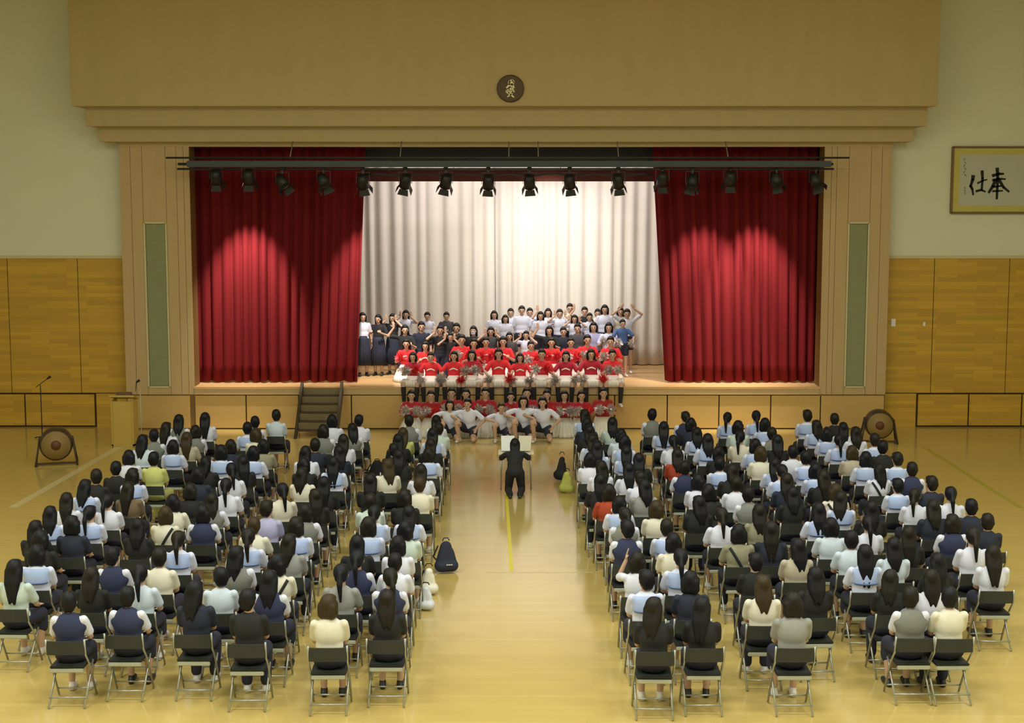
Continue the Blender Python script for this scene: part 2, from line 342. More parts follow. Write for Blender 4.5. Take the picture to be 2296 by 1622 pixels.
for i, (lx, ly, ry, lens) in enumerate(LP):
    x, z = W(lx, ly, YT)
    side = ('over the left red curtain' if lx < 820 else 'before the white curtain' if lx < 1462 else 'over the right red curtain')
    t = empty('spotlight', (x, YT - .02, z + .02), 0, f'black stage spotlight {side}, {ordw[i]} along the truss', 'spotlight', 'spotlights on the truss')
    t.scale = (1.18, 1.18, 1.18)
    top = tr.location.z + LT(0, 379)[1] - (z + .02)
    link('yoke', SP[1], M['black'], t); c = link('clamp', SP[2], M['black'], t); c.scale.z = max(.3, top / .31 / 1.18)
    rx = math.radians(32); h = link('housing', SP[0], M['black'], t); h.rotation_euler = (rx if not lens else -rx * .8, math.radians(-ry), 0)
    link('lens', SP[3], M['chrome'] if lens else M['pipe'], h)
    for k in range(4):
        b = link('barn_door', SP[4], M['black'], h); b.rotation_euler = (0, 0, k * math.pi / 2); b.location = Matrix.Rotation(k * math.pi / 2, 3, 'Z') @ Vector((0, .1, -.1)); b.scale = (.8, .8, .8)
# ---------------------------------------------------------------- round emblem and the framed calligraphy
M['disc'] = mat('emblem_bronze', (0.16, 0.12, 0.065), .5, .2); M['disc_rim'] = mat('emblem_rim', (.09, .05, .02), .5, .2); M['gold'] = mat('gold_leaf', (.85, .75, .42), .4, .1); M['ink'] = mat('black_ink', (.012, .012, .01), .8)
def strokes(name, L, Y, t, m, parent, base, fat=1.0):
    L = [(a, b * fat) for a, b in L]
    bm = bmesh.new()
    for pts, wd in L:
        P = [Vector((W(a, b, Y)[0], 0, W(a, b, Y)[1])) for a, b in pts]; n = len(P)
        for i in range(n - 1):
            a, b = P[i], P[i + 1]; d = (b - a).normalized(); s_ = Vector((-d.z, 0, d.x)); r0 = wd * (1 - .35 * i / max(1, n - 1)) / 200; r1 = wd * (1 - .35 * (i + 1) / max(1, n - 1)) / 200
            a2 = a - d * r0 * .5; b2 = b + d * r1 * .5
            vs = []
            for yy in (Y - t, Y):
                for p, r in ((a2, r0), (b2, r1)):
                    for k in (-1, 1): q = p + s_ * r * k; vs.append(bm.verts.new((q.x - base[0], yy - base[1], q.z - base[2])))
            for f in ((0, 1, 3, 2), (4, 6, 7, 5), (0, 2, 6, 4), (1, 5, 7, 3), (0, 4, 5, 1), (2, 3, 7, 6)): bm.faces.new([vs[k] for k in f])
    return link(name, me_of(bm, name), m, parent)
ex, ez = W(1144.5, 199, Y1)
e = empty('school_emblem', (ex, Y1, ez), label='round bronze emblem with gold characters above the stage', cat='emblem')
lathe('disc', [(.27, 0), (.27, -.03), (.25, -.035)], M['disc'], e, 32, 'Y'); lathe('rim', [(.265, -.001), (.30, -.001), (.30, -.05), (.265, -.05)], M['disc_rim'], e, 32, 'Y')
strokes('gold_characters', [([(1141, 187), (1143, 182), (1149, 180), (1152, 183), (1151, 190)], 3), ([(1142, 185), (1151, 185)], 2.5), ([(1141, 189), (1150, 189)], 2.5), ([(1143, 190), (1136, 197)], 3.5), ([(1147, 188), (1147, 197)], 3.5), ([(1149, 191), (1153, 197)], 3), ([(1150, 197), (1142, 201), (1135, 204)], 3), ([(1136, 205), (1139, 209)], 3.5), ([(1150, 201), (1153, 206)], 3), ([(1140, 208), (1150, 207), (1145, 213), (1138, 217)], 2.8), ([(1141, 204), (1148, 204)], 2.5), ([(1141, 210), (1146, 213), (1152, 218)], 3)], Y1 - .03, .02, M['gold'], e, e.location, 1.45)
fx0, fz1 = W(2136, 330, YW); fx1, fz0 = W(2334, 478, YW)
f = empty('framed_calligraphy', ((fx0 + fx1) / 2, YW, fz0), label='framed ink calligraphy with yellow mount on the right wall', cat='picture')
hw = (fx1 - fx0) / 2; hh = fz1 - fz0
box('mount', -hw + .03, hw - .03, -.05, -.005, .03, hh - .03, mat('yellow_silk', (.55, .48, .12), .7, noise=(8, .08)), f)
box('paper', -hw + .17, hw - .17, -.053, -.05, .17, hh - .17, mat('calligraphy_paper', (.52, .52, .42), .9), f)
fm = mat('dark_wood_frame', (.20, .11, .03), .5)
for k in (-1, 1): box('frame_bar', k * hw - .025, k * hw + .025, -.07, 0, 0, hh, fm, f)
for z in (.0, hh): box('frame_bar', -hw, hw, -.07, 0, z - .02, z + .02, fm, f)
strokes('ink_characters', [([(2182, 395), (2181, 403), (2176, 418)], 6), ([(2176, 417), (2180, 424), (2182, 437)], 4.5), ([(2202, 384), (2203, 400), (2201, 427)], 5), ([(2192, 411), (2204, 405), (2213, 403)], 3), ([(2189, 429), (2200, 426), (2209, 430)], 4),
    ([(2236, 378), (2237, 400), (2235, 446)], 5.5), ([(2226, 394), (2240, 390), (2250, 390)], 5), ([(2226, 404), (2240, 401), (2254, 402)], 4), ([(2232, 405), (2226, 418), (2217, 432)], 6), ([(2241, 405), (2250, 420), (2262, 430)], 5), ([(2228, 419), (2246, 417)], 3.5), ([(2226, 429), (2248, 428)], 3.5)], YW - .053, .003, M['ink'], f, f.location, 1.45)
strokes('signature', [([(2163, 356 + k * 7), (2166 if k % 2 else 2161, 360 + k * 7)], 2.2) for k in range(6)] + [([(2162, 420 + k * 6), (2165, 424 + k * 6)], 2) for k in range(3)], YW - .053, .003, mat('grey_ink', (.16, .17, .14), .8), f, f.location)
for i, (a, b, s_) in enumerate(((2003, 724, .05), (2072, 727, .025))):
    x, z = W(a, b, YW); t = empty('wall_switch', (x, YW, z), label=('white switch plate low on the right board wall beside the pilaster', 'tiny white hook on the right board wall farther from the pilaster')[i], cat='switch')
    box('plate', -s_, s_, -.015, 0, -s_ * 1.8, s_ * 1.8, mat('white_plastic', (.85, .85, .8), .4) if not i else bpy.data.materials['white_plastic'], t, bev=.004); box('rocker', -s_ * .4, s_ * .4, -.022, -.012, -s_ * .7, s_ * .7, bpy.data.materials['white_plastic'], t)
# ---------------------------------------------------------------- court lines
def strip(name, p0, p1, wd, m, z=.002):
    a = Vector((*G(*p0), 0)); b = Vector((*G(*p1), 0)); d = (b - a).normalized(); n = Vector((-d.y, d.x, 0)) * wd / 2; bm = bmesh.new()
    vs = [bm.verts.new((q.x, q.y, zz)) for zz in (0.0005, z) for q in (a - n, a + n, b + n, b - n)]
    for f_ in ((0, 3, 2, 1), (4, 5, 6, 7), (0, 1, 5, 4), (1, 2, 6, 5), (2, 3, 7, 6), (3, 0, 4, 7)): bm.faces.new([vs[i] for i in f_])
    o = link(name, me_of(bm, name), m); o['kind'] = 'structure'; return o
ty = mat('yellow_tape', (.72, .62, .05), .4); tp = mat('pale_line_paint', (.62, .52, .26), .35); tg = mat('olive_line_paint', (.40, .34, .05), .35)
strip('trim_7', (1134, 1085), (1147, 1282), .055, ty); strip('trim_8', (1090, 1284), (1330, 1284), .05, tp, .0015)
strip('trim_9', (268, 1003), (30, 1138), .16, tp); strip('trim_10', (2075, 1005), (2290, 1140), .1, tg)
# ================================================================ people
V = Vector
SKIN = mat('skin', (.56, .36, .25), .6); EYE = mat('eye_dark', (.012, .008, .006), .8, spec=.1); LIP = mat('lips', (.45, .14, .12), .5)
M['skin'] = SKIN
def cloth(n, c, r=.85): M[n] = mat('cloth_' + n, c, r, noise=(14, .06)); return M[n]
for n, c in dict(white=(.72, .75, .90), cream=(.74, .72, .60), sailor=(.68, .73, .93), navy=(.025, .032, .085), grey=(.20, .21, .19), black=(.014, .015, .017), darknavy=(.018, .024, .045), midgrey=(.30, .31, .30), paleblue=(.60, .70, .82), mint=(.55, .66, .62), lime=(.56, .60, .20), olive=(.30, .29, .20), rust=(.38, .055, .02), lilac=(.42, .42, .66), beige=(.48, .44, .34), brown=(.17, .12, .07), collar=(.40, .51, .80), stripe=(.16, .24, .50), skirt=(.020, .022, .045), brightred=(.70, .022, .03), deepred=(.42, .012, .03), silver=(.55, .52, .50), charcoal=(.07, .07, .08), shadedred=(.34, .014, .018), blue=(.06, .12, .30), hem=(.86, .80, .72)).items(): cloth(n, c)
HAIRC = [mat('hair_black', (.007, .0075, .011), .5, spec=.25, noise=(60, .4, (1, 1, .1))), mat('hair_soft_black', (.013, .011, .009), .5, spec=.25, noise=(60, .4, (1, 1, .1))), mat('hair_brown', (.040, .027, .012), .5, spec=.25, noise=(60, .35, (1, 1, .1)))]
SHOE = {'w': mat('shoe_white', (.72, .70, .66), .6), 'k': mat('shoe_black', (.02, .02, .02), .5)}
def hand(bm, wr, d, n, side, curl=.5):
    """palm, four unequal fingers in two joints each, and a thumb from the side of the palm"""
    wr, d, n = V(wr), V(d).normalized(), V(n); n = (n - d * n.dot(d)).normalized(); s = d.cross(n) * side
    cap(bm, wr + d * .015, .022, wr + d * .07, .03, 8, (1, 1, 1)) if False else None
    M3 = Matrix((s, d, n)).transposed(); ell(bm, wr + d * .045, (.036, .05, .016), M3, 10)
    for k, L in enumerate((.030, .034, .032, .024)):
        b = wr + d * .085 + s * (.027 - .018 * k); m_ = b + (d * math.cos(curl) + n * math.sin(curl)) * L; e = m_ + (d * math.cos(curl * 2) + n * math.sin(curl * 2)) * L
        cap(bm, b, .0095, m_, .009, 6); cap(bm, m_, .009, e, .008, 6)
    b = wr + d * .03 + s * .034; m_ = b + (d * .6 + s * .7 + n * .2).normalized() * .035; cap(bm, b, .011, m_, .010, 6); cap(bm, m_, .010, m_ + (d + n * .4).normalized() * .026, .009, 6)
def ik(a, b, l1, l2, hint):
    a, b = V(a), V(b); d = b - a; L = d.length
    if L > (l1 + l2) * .995: b = a + d.normalized() * (l1 + l2) * .995; d = b - a; L = d.length
    x = (l1 * l1 - l2 * l2 + L * L) / (2 * L); h = math.sqrt(max(0, l1 * l1 - x * x)); u = d / L; k = V(hint); k = (k - u * k.dot(u)).normalized()
    return a + u * x + k * h, b
def stance(name):
    P = dict(turn=0, tilt=0)
    if name in ('seat', 'edge'):
        P.update(pel=V((0, .02, .555)), chest=V((0, -.01, .84)), neck=V((0, -.01, .985)), head=V((0, .015, 1.13)), hip=(.085, .02, .545), kn=(.11, .44, .50), an=(.10, .42, .085), toe=(.11, .57, .035))
        if name == 'edge':
            for k in ('pel', 'chest', 'neck', 'head'): P[k] = P[k] - V((0, 0, .445))
            P.update(hip=(.09, .02, .10), kn=(.17, .40, .075), an=(.15, .43, -.34), toe=(.17, .55, -.40))
    elif name == 'stand':
        P.update(pel=V((0, 0, .90)), chest=V((0, -.01, 1.20)), neck=V((0, -.01, 1.34)), head=V((0, .015, 1.48)), hip=(.085, 0, .86), kn=(.09, .02, .47), an=(.09, 0, .085), toe=(.11, .15, .035))
    elif name == 'kneel':
        P.update(pel=V((0, 0, .54)), chest=V((0, .01, .84)), neck=V((0, .01, .985)), head=V((0, .04, 1.13)), hip=(.085, 0, .50), kn=(.11, .05, .065), an=(.09, -.36, .06), toe=(.09, -.48, .045))
    elif name == 'lean':
        P.update(pel=V((0, -.10, .47)), chest=V((0, .05, .70)), neck=V((0, .12, .83)), head=V((0, .17, .95)), hip=(.09, -.08, .44), kn=(.13, .10, .075), an=(.09, -.30, .06), toe=(.09, -.42, .045))
    elif name == 'heels':
        P.update(pel=V((0, -.22, .28)), chest=V((0, -.17, .57)), neck=V((0, -.15, .715)), head=V((0, -.12, .86)), hip=(.09, -.2, .26), kn=(.14, .20, .075), an=(.11, -.30, .06), toe=(.10, -.42, .045))
    elif name == 'squat':
        P.update(pel=V((0, -.10, .27)), chest=V((0, .0, .53)), neck=V((0, .03, .67)), head=V((0, .08, .81)), hip=(.09, -.08, .26), kn=(.20, .28, .42), an=(.16, .18, .085), toe=(.19, .32, .035))
    c = P['chest']; P['sh'] = (.158, c.y - .005, P['neck'].z - .04)
    return P
def make_body(sn, arms, turn=0.0):
    """returns meshes: body, top, long sleeves no; cached by caller"""
    P = stance(sn); bm = bmesh.new(); tb = bmesh.new()
    H = P['head']; R = Euler((0, 0, turn)).to_matrix()
    ell(bm, H + R @ V((0, 0, .015)), (.074, .088, .098), R); ell(bm, H + R @ V((0, .022, -.055)), (.052, .056, .052), R, 12)
    cap(bm, H + R @ V((0, .085, .01)), .009, H + R @ V((0, .102, -.022)), .013, 8)
    for k in (-1, 1): ell(bm, H + R @ V((.075 * k, .0, -.005)), (.012, .022, .03), R, 8)
    n = P['neck']; c = P['chest']; p = P['pel']
    cap(bm, n - V((0, 0, .03)), .055, H - V((0, -.005, .06)), .045)
    ell(bm, c, (.135, .088, .17)); ell(bm, c + (p - c) * .55, (.115, .08, .13)); ell(bm, p, (.15, .105, .11))
    ell(tb, c + V((0, 0, .0)), (.160, .108, .185)); ell(tb, c + (p - c) * .5, (.150, .106, .17)); ell(tb, c + (p - c) * .85, (.162, .118, .11)); cap(tb, n - V((.10, 0, .055)), .046, n - V((-.10, 0, .055)), .046)
    an = {}
    for k in (-1, 1):
        sh = V((P['sh'][0] * k, P['sh'][1], P['sh'][2])); wr, hd, nm, hint, cu = arms(P, k)
        el, wr = ik(sh, wr, .265, .235, hint)
        cap(bm, sh, .036, el, .033); cap(bm, el, .034, wr, .024); hand(bm, wr, hd, nm, k, cu)
        sl = sh + (el - sh) * .72; cap(tb, sh - V((.004 * k, 0, .006)), .050, sh + (el - sh) * .2, .052); cap(tb, sh + (el - sh) * .2, .052, sl, .058)
        hp = V((P['hip'][0] * k, *P['hip'][1:])); kn = V((P['kn'][0] * k, *P['kn'][1:])); a = V((P['an'][0] * k, *P['an'][1:])); t = V((P['toe'][0] * k, *P['toe'][1:]))
        if sn == 'squat' and k < 0: kn = V((-.16, .26, .075)); a = V((-.13, -.14, .07)); t = V((-.13, -.22, .045))
        if sn == 'conduct': pass
        cap(bm, hp, .082, kn, .055); cap(bm, kn, .054, (kn * .6 + a * .4), .052); cap(bm, (kn * .6 + a * .4), .052, a, .034)
        h = a + (a - t).normalized() * .03; h.z = min(h.z, a.z); cap(bm, V((h.x, h.y, max(t.z, a.z - .05))), .032, t, .026)
        an[k] = (hp, kn, a, t, h)
    P['legs'] = an; P['R'] = R
    body = fuse(bm, 'body', .0095, 2, .22)
    # eyes and mouth as small inset pieces of the same skin mesh
    b2 = bmesh.new(); b2.from_mesh(body); n0 = len(b2.faces)
    for k in (-1, 1): ell(b2, H + R @ V((.029 * k, .079, .008)), (.013, .008, .007), R, 8)
    n1 = len(b2.faces); ell(b2, H + R @ V((0, .079, -.056)), (.020, .007, .006), R, 8); b2.faces.ensure_lookup_table()
    for i, f_ in enumerate(b2.faces): f_.material_index = 0 if i < n0 else (1 if i < n1 else 2); f_.smooth = True
    b2.to_mesh(body); b2.free()
    for m_ in (SKIN, EYE, LIP): body.materials.append(m_)
    top = fuse(tb, 'top', .014, 3, .4)
    return P, body, top
def back_patch(mesh, pts_fn, nu, nv, side=-1, off=.008, th=.006, name='patch'):
    """a cloth patch laid on a garment: pts_fn(u, v) gives x, z; the garment's surface gives y"""
    bvh = BVHTree.FromPolygons([v.co for v in mesh.vertices], [p.vertices for p in mesh.polygons]); bm = bmesh.new(); g = []
    last = None
    for j in range(nv + 1):
        row = []
        for i in range(nu + 1):
            x, z = pts_fn(i / nu, j / nv); h = bvh.ray_cast(V((x, 2 * side, z)), V((0, -side, 0)))[0]
            y = h.y if h else (last if last is not None else -.1); last = y
            row.append((bm.verts.new((x, y + side * off, z)), bm.verts.new((x, y + side * (off - th), z))))
        g.append(row)
    for l in (0, 1):
        for j in range(nv):
            for i in range(nu): bm.faces.new([g[a][b][l] for a, b in ((j, i), (j, i + 1), (j + 1, i + 1), (j + 1, i))])
    E_ = [(0, i) for i in range(nu + 1)] + [(j, nu) for j in range(1, nv + 1)] + [(nv, i) for i in range(nu - 1, -1, -1)] + [(j, 0) for j in range(nv - 1, 0, -1)]
    for (a, b), (c_, d_) in zip(E_, E_[1:] + E_[:1]): bm.faces.new((g[a][b][0], g[c_][d_][0], g[c_][d_][1], g[a][b][1]))
    return me_of(bm, name, True)
def a_lap(P, k): s = P['pel']; return V((.08 * k, s.y + .30, s.z + .075)), (-.5 * k, .8, -.05), (0, 0, -1), (k * .45, -.6, -.4), .3
def a_thigh(P, k): s = P['pel']; return V((.13 * k, s.y + .30, s.z + .08)), (-.1 * k, 1, -.1), (0, 0, -1), (k * .4, -.6, -.3), .25
def a_down(P, k): s = P['sh']; return V((.22 * k, .02, s[2] - .48)), (0, .15, -1), (-k, 0, 0), (k * .3, -1, 0), .3
def a_pom(P, k): c = P['chest']; return V((.15 * k, c.y + .26, c.z - .06)), (-.3 * k, .7, .5), (-k, 0, 0), (k * .45, -.3, -.8), .9
def a_low(P, k): c = P['pel']; return V((.22 * k, c.y + .28, c.z + .10)), (0, .9, -.2), (-k, 0, 0), (k * .6, -.6, 0), .9
def a_peace(P, k): h = P['head']; return V((.13 * k, h.y + .14, h.z - .04)), (0, .1, 1), (0, -1, 0), (k, 0, -1), .12
def a_wave(P, k):
    if k < 0: return a_pom(P, k)
    h = P['head']; return V((.27, h.y + .05, h.z + .06)), (.1, .1, 1), (0, -1, 0), (k, 0, -1), .05
def a_up(P, k): h = P['head']; return V((.17 * k, h.y + .0, h.z + .13)), (-.5 * k, 0, .8), (0, -1, 0), (k, .1, -.2), .2
def a_raise(P, k):
    if k > 0: return a_lap(P, k)
    h = P['head']; return V((-.13, h.y + .20, h.z - .04)), (.15, .1, 1), (1, 0, 0), (-.4, .1, -1), .1
def a_knee(P, k):
    if k > 0: return V((.17, .22, .50)), (-.2, .7, -.4), (0, 0, -1), (1, -.3, .2), .4
    return V((-.20, .12, .30)), (.1, .8, -.4), (0, 0, -1), (-1, -.3, .2), .3
def a_table(P, k): return V((.17 * k, .42, P['chest'].z - .02)), (-.2 * k, 1, 0), (0, 0, -1), (k, -.2, -.6), .4
# ---- hair, in head coordinates, facing +y
def hair_mesh(kind):
    bm = bmesh.new(); ell(bm, (0, -.024, .030), (.090, .096, .104)); ell(bm, (0, .035, .078), (.070, .052, .040))
    if kind in 'S': cap(bm, (-.028, -.045, -.01), .066, (-.022, -.052, -.06), .046); cap(bm, (.028, -.045, -.01), .066, (.022, -.052, -.06), .046)
    if kind in 'LM':
        e = -.25 if kind == 'L' else -.34
        for i, x in enumerate((-.05, -.017, .017, .05)):
            j = (.012, -.01, .006, -.014)[i]; cap(bm, (x, -.05, .0), .052, (x * 1.15 + j * .5, -.10, -.14), .044); cap(bm, (x * 1.15 + j * .5, -.10, -.14), .042, (x * .85 + j, -.135, e + j * 1.6), .018)
        for k in (-1, 1): cap(bm, (.07 * k, -.01, .03), .03, (.074 * k, -.04, -.12), .024)
    if kind == 'B':
        for x in (-.05, 0, .05): cap(bm, (x, -.05, 0), .06, (x * 1.1, -.055, -.085), .052)
        for k in (-1, 1): cap(bm, (.074 * k, .005, .03), .028, (.080 * k, -.005, -.10), .026)
    if kind == 'P':
        cap(bm, (-.02, -.06, -.03), .05, (.02, -.06, -.03), .05); ell(bm, (0, -.115, .035), (.028, .028, .028)); cap(bm, (0, -.12, .03), .026, (0, -.155, -.07), .036); cap(bm, (0, -.155, -.07), .036, (.01, -.165, -.27), .016)
    if kind == 'U': cap(bm, (-.02, -.06, -.03), .048, (.02, -.06, -.03), .048); ell(bm, (0, -.10, .075), (.042, .042, .04))
    return fuse(bm, 'hair', .011, 6, .45)
HM = {k: hair_mesh(k) for k in 'LMBSPU'}
HN = {'L': 'long straight hair', 'B': 'bobbed hair', 'S': 'short hair', 'P': 'ponytail', 'U': 'hair in a bun'}
def bottoms(P, kind):
    """lower garments shaped over the legs of a pose"""
    bm = bmesh.new(); p = P['pel']; Lg = P['legs']
    ell(bm, p, (.172, .122, .12))
    if kind in ('trousers', 'shorts'):
        for k in (-1, 1):
            hp, kn, a, t, h = Lg[k]
            if kind == 'shorts': cap(bm, hp, .10, hp + (kn - hp) * .55, .088)
            else: cap(bm, hp, .098, kn, .072); cap(bm, kn, .072, kn + (a - kn) * .9, .06)
        return fuse(bm, 'trousers' if kind == 'trousers' else 'shorts', .014, 3, .4)
    k1, k2 = Lg[1][1], Lg[-1][1]; h1, h2 = Lg[1][0], Lg[-1][0]
    if kind == 'longskirt':
        bm.free(); bm = bmesh.new(); n = 66; rings = []
        for dz, rx, ry, am in ((.12, .125, .10, 0), (.02, .165, .13, .003), (-.25, .19, .155, .008), (-.62, .225, .185, .014)):
            rings.append([bm.verts.new((p.x + (rx + am * math.cos(16 * t)) * math.cos(t), p.y + (ry + am * math.cos(16 * t)) * math.sin(t), p.z + dz)) for t in [2 * math.pi * k / n for k in range(n)]])
        for i in range(3):
            for k in range(n): bm.faces.new((rings[i][k], rings[i][(k + 1) % n], rings[i + 1][(k + 1) % n], rings[i + 1][k]))
        bm.faces.new(rings[0]); bm.faces.new(rings[-1]); return me_of(bm, 'skirt', True)
    elif kind == 'skirt':   # over the lap of a sitter
        for kn, hp in ((k1, h1), (k2, h2)): cap(bm, hp, .094, kn, .078); cap(bm, kn + V((0, .012, 0)), .074, kn + (Lg[1 if kn is k1 else -1][2] - kn) * .38 + V((0, .02, 0)), .078)
        cap(bm, (h1 + h2) / 2, .085, (k1 + k2) / 2, .066)
    elif kind == 'flare':   # full pleated skirt spread over lap or knees
        bm.free(); bm = bmesh.new(); c = (k1 + k2) / 2; low = c.z > .3 or abs(c.z - p.z) < .06; n = 88; rings = []
        q = p * .45 + c * .55; hz = (c.z - .10) if low else .012
        R_ = [(p.x, p.y, p.z + .13, .125, .10, 0), (p.x, p.y + .02, p.z + .04, .17, .135, .004), (q.x, q.y - .03, p.z * .5 + c.z * .5 + .075, .215, .19, .009), (q.x, q.y, (c.z + .05) if low else (c.z * .7 + .05), .245 if low else .27, .22 if low else .30, .014), (q.x, q.y + (-.03 if low else .02), (c.z - .065) if low else hz, .255 if low else .31, .215 if low else .36, .019)]
        for x, y, z, rx, ry, am in R_:
            rings.append([bm.verts.new((x + (rx + am * math.cos(22 * t)) * math.cos(t), y + (ry + am * math.cos(22 * t)) * math.sin(t), z + am * .4 * math.cos(22 * t))) for t in [2 * math.pi * k / n for k in range(n)]])
        for i in range(4):
            for k in range(n): bm.faces.new((rings[i][k], rings[i][(k + 1) % n], rings[i + 1][(k + 1) % n], rings[i + 1][k]))
        bm.faces.new(rings[0]); bm.faces.new(rings[-1]); return me_of(bm, 'skirt', True)
    elif kind == 'flarestand': cap(bm, p, .14, p + V((0, 0, -.28)), .22, 20, (1, .85, 1))
    return fuse(bm, 'skirt', .015, 3, .4)
def shoes_mesh(P, sock=0):
    bm = bmesh.new()
    for k in (-1, 1):
        hp, kn, a, t, h = P['legs'][k]; cap(bm, V((h.x, h.y, max(t.z, a.z - .05))), .042, t, .034, 10); cap(bm, a + V((0, 0, -.03)), .040, a, .040, 8)
    me = fuse(bm, 'shoes', .012, 2, .5)
    s = None
    if sock:
        bm = bmesh.new()
        for k in (-1, 1):
            hp, kn, a, t, h = P['legs'][k]; m_ = kn * .6 + a * .4; st_ = kn + (a - kn) * .22; cap(bm, st_, .061, m_, .059, 10); cap(bm, m_, .059, a, .044, 10)
        s = fuse(bm, 'socks', .012, 2, .5)
    return me, s
rr0 = random.Random(9)
CACHE = {}
ARMS = dict(lap=a_lap, thigh=a_thigh, down=a_down, pom=a_pom, low=a_low, peace=a_peace, wave=a_wave, up=a_up, rs=a_raise, knee=a_knee, table=a_table)
def pose(sn, arm, turn=0.0):
    key = (sn, arm, round(turn, 2))
    if key not in CACHE:
        P, b, t = make_body(sn, ARMS[arm], turn); CACHE[key] = dict(P=P, body=b, top=t)
    return CACHE[key]
def extra(C, name, fn):
    if name not in C: C[name] = fn()
    return C[name]
def add(name, me, m, root, label=None):
    o = bpy.data.objects.new(name, me); COL.objects.link(o); o.parent = root
    if m is not None:
        if not me.materials: me.materials.append(m)
        if me.materials[0] is not m: o.material_slots[0].link = 'OBJECT'; o.material_slots[0].material = m
    if label: o['label'] = label
    return o
def vest_mesh(P):
    tb = bmesh.new(); c, p, n = P['chest'], P['pel'], P['neck']
    ell(tb, c + V((0, 0, .0)), (.170, .126, .19)); ell(tb, c + (p - c) * .5, (.162, .122, .17)); ell(tb, c + (p - c) * .85, (.172, .132, .10))
    for k in (-1, 1): cap(tb, (.065 * k, c.y, n.z - .03), .052, (.115 * k, c.y, c.z + .02), .075)
    return fuse(tb, 'vest', .014, 3, .4)
def figure(loc, rz, sc, sn, arm, turn, hair, hc, topm, botk, botm, shoe, label, group=None, sock=None, tilt=0.0):
    if hair == 'L' and rr0.random() < .35: hair = 'M'
    C = pose(sn, arm, turn); P = C['P']
    root = empty('person', loc, rz, label, 'person', group, sc)
    add('body', C['body'], None, root); add('top', C['top'], topm, root)
    h = add('hair', HM[hair], HAIRC[hc], root); h.location = P['head']; h.rotation_euler = (tilt, 0, turn)
    if botk: add('skirt' if 'skirt' in botk or 'flare' in botk else botk, extra(C, botk, lambda: bottoms(P, botk)), botm, root)
    sm, sk = extra(C, 'shoes' + str(bool(sock)), lambda: shoes_mesh(P, bool(sock)))
    add('shoes', sm, SHOE[shoe], root)
    if sk: add('socks', sk, sock, root)
    return root, C, P
def sailor(C, P, root, turnk=-1):
    z = P['neck'].z; L = C['top']
    a = extra(C, 'collar', lambda: back_patch(L, lambda u, v: ((u - .5) * (.30 + .01 * v), z - .015 - .185 * v), 8, 6, -1, .012, .008, 'collar'))
    b = extra(C, 'cstripe', lambda: back_patch(L, lambda u, v: ((u - .5) * .285, z - .2 + .026 - .016 * v), 8, 1, -1, .021, .008, 'collar_stripe'))
    c = add('sailor_collar', a, M['collar'], root); add('collar_stripe', b, M['stripe'], c)
# ---------------------------------------------------------------- folding chair
M['tube'] = mat('chair_tube', (.42, .44, .40), .35, .7); M['vinyl'] = mat('chair_vinyl', (.022, .026, .022), .55); M['shell'] = mat('seat_shell', (.40, .42, .33), .5)
def chair_meshes():
    R_ = {}
    bm = bmesh.new(); box_bm(bm, -.19, .19, -.17, .21, .425, .45, .012); R_['seat'] = (me_of(bm, 'seat', False), M['vinyl'])
    bm = bmesh.new(); box_bm(bm, -.18, .18, -.185, -.165, .385, .43, .008); R_['seat_shell'] = (me_of(bm, 'seat_shell'), M['shell'])
    bm = bmesh.new(); g = []
    for j in range(2):
        g.append([[bm.verts.new((-.20 + .40 * i / 10, -.245 + .045 * ((i / 5 - 1) ** 2) + t, (.60 if j == 0 else .745) - .01 * ((i / 5 - 1) ** 2))) for t in (0, .022)] for i in range(11)])
    for i in range(10):
        for t in (0, 1): bm.faces.new((g[0][i][t], g[0][i + 1][t], g[1][i + 1][t], g[1][i][t]))
        for j in (0, 1): bm.faces.new((g[j][i][0], g[j][i + 1][0], g[j][i + 1][1], g[j][i][1]))
    for i in (0, 10): bm.faces.new((g[0][i][0], g[0][i][1], g[1][i][1], g[1][i][0]))
    R_['backrest'] = (me_of(bm, 'backrest', False), M['vinyl'])
    for k in (-1, 1):
        bm = bmesh.new(); tube_bm(bm, [(.205 * k, -.205, .76), (.205 * k, -.17, .58), (.205 * k, -.02, .42), (.205 * k, .22, .012)], .012, 6); R_['front_leg' + str(k)] = (me_of(bm, 'leg', True), M['tube'])
        bm = bmesh.new(); tube_bm(bm, [(.19 * k, .17, .42), (.19 * k, .05, .30), (.19 * k, -.23, .012)], .012, 6); R_['back_leg' + str(k)] = (me_of(bm, 'leg', True), M['tube'])
    for j, (y, z) in enumerate(((.17, .10), (-.17, .11))):
        bm = bmesh.new(); tube_bm(bm, [(-.2, y, z), (.2, y, z)], .010, 6); R_['bar%d' % j] = (me_of(bm, 'crossbar', True), M['tube'])
    return R_
CHM = chair_meshes()
def chair(x, y, rz, label):
    t = empty('folding_chair', (x, y, 0), rz, label, 'chair', 'folding chairs in the hall')
    for k, (me, m) in CHM.items(): add(me.name.split('.')[0], me, m, t)
    return t
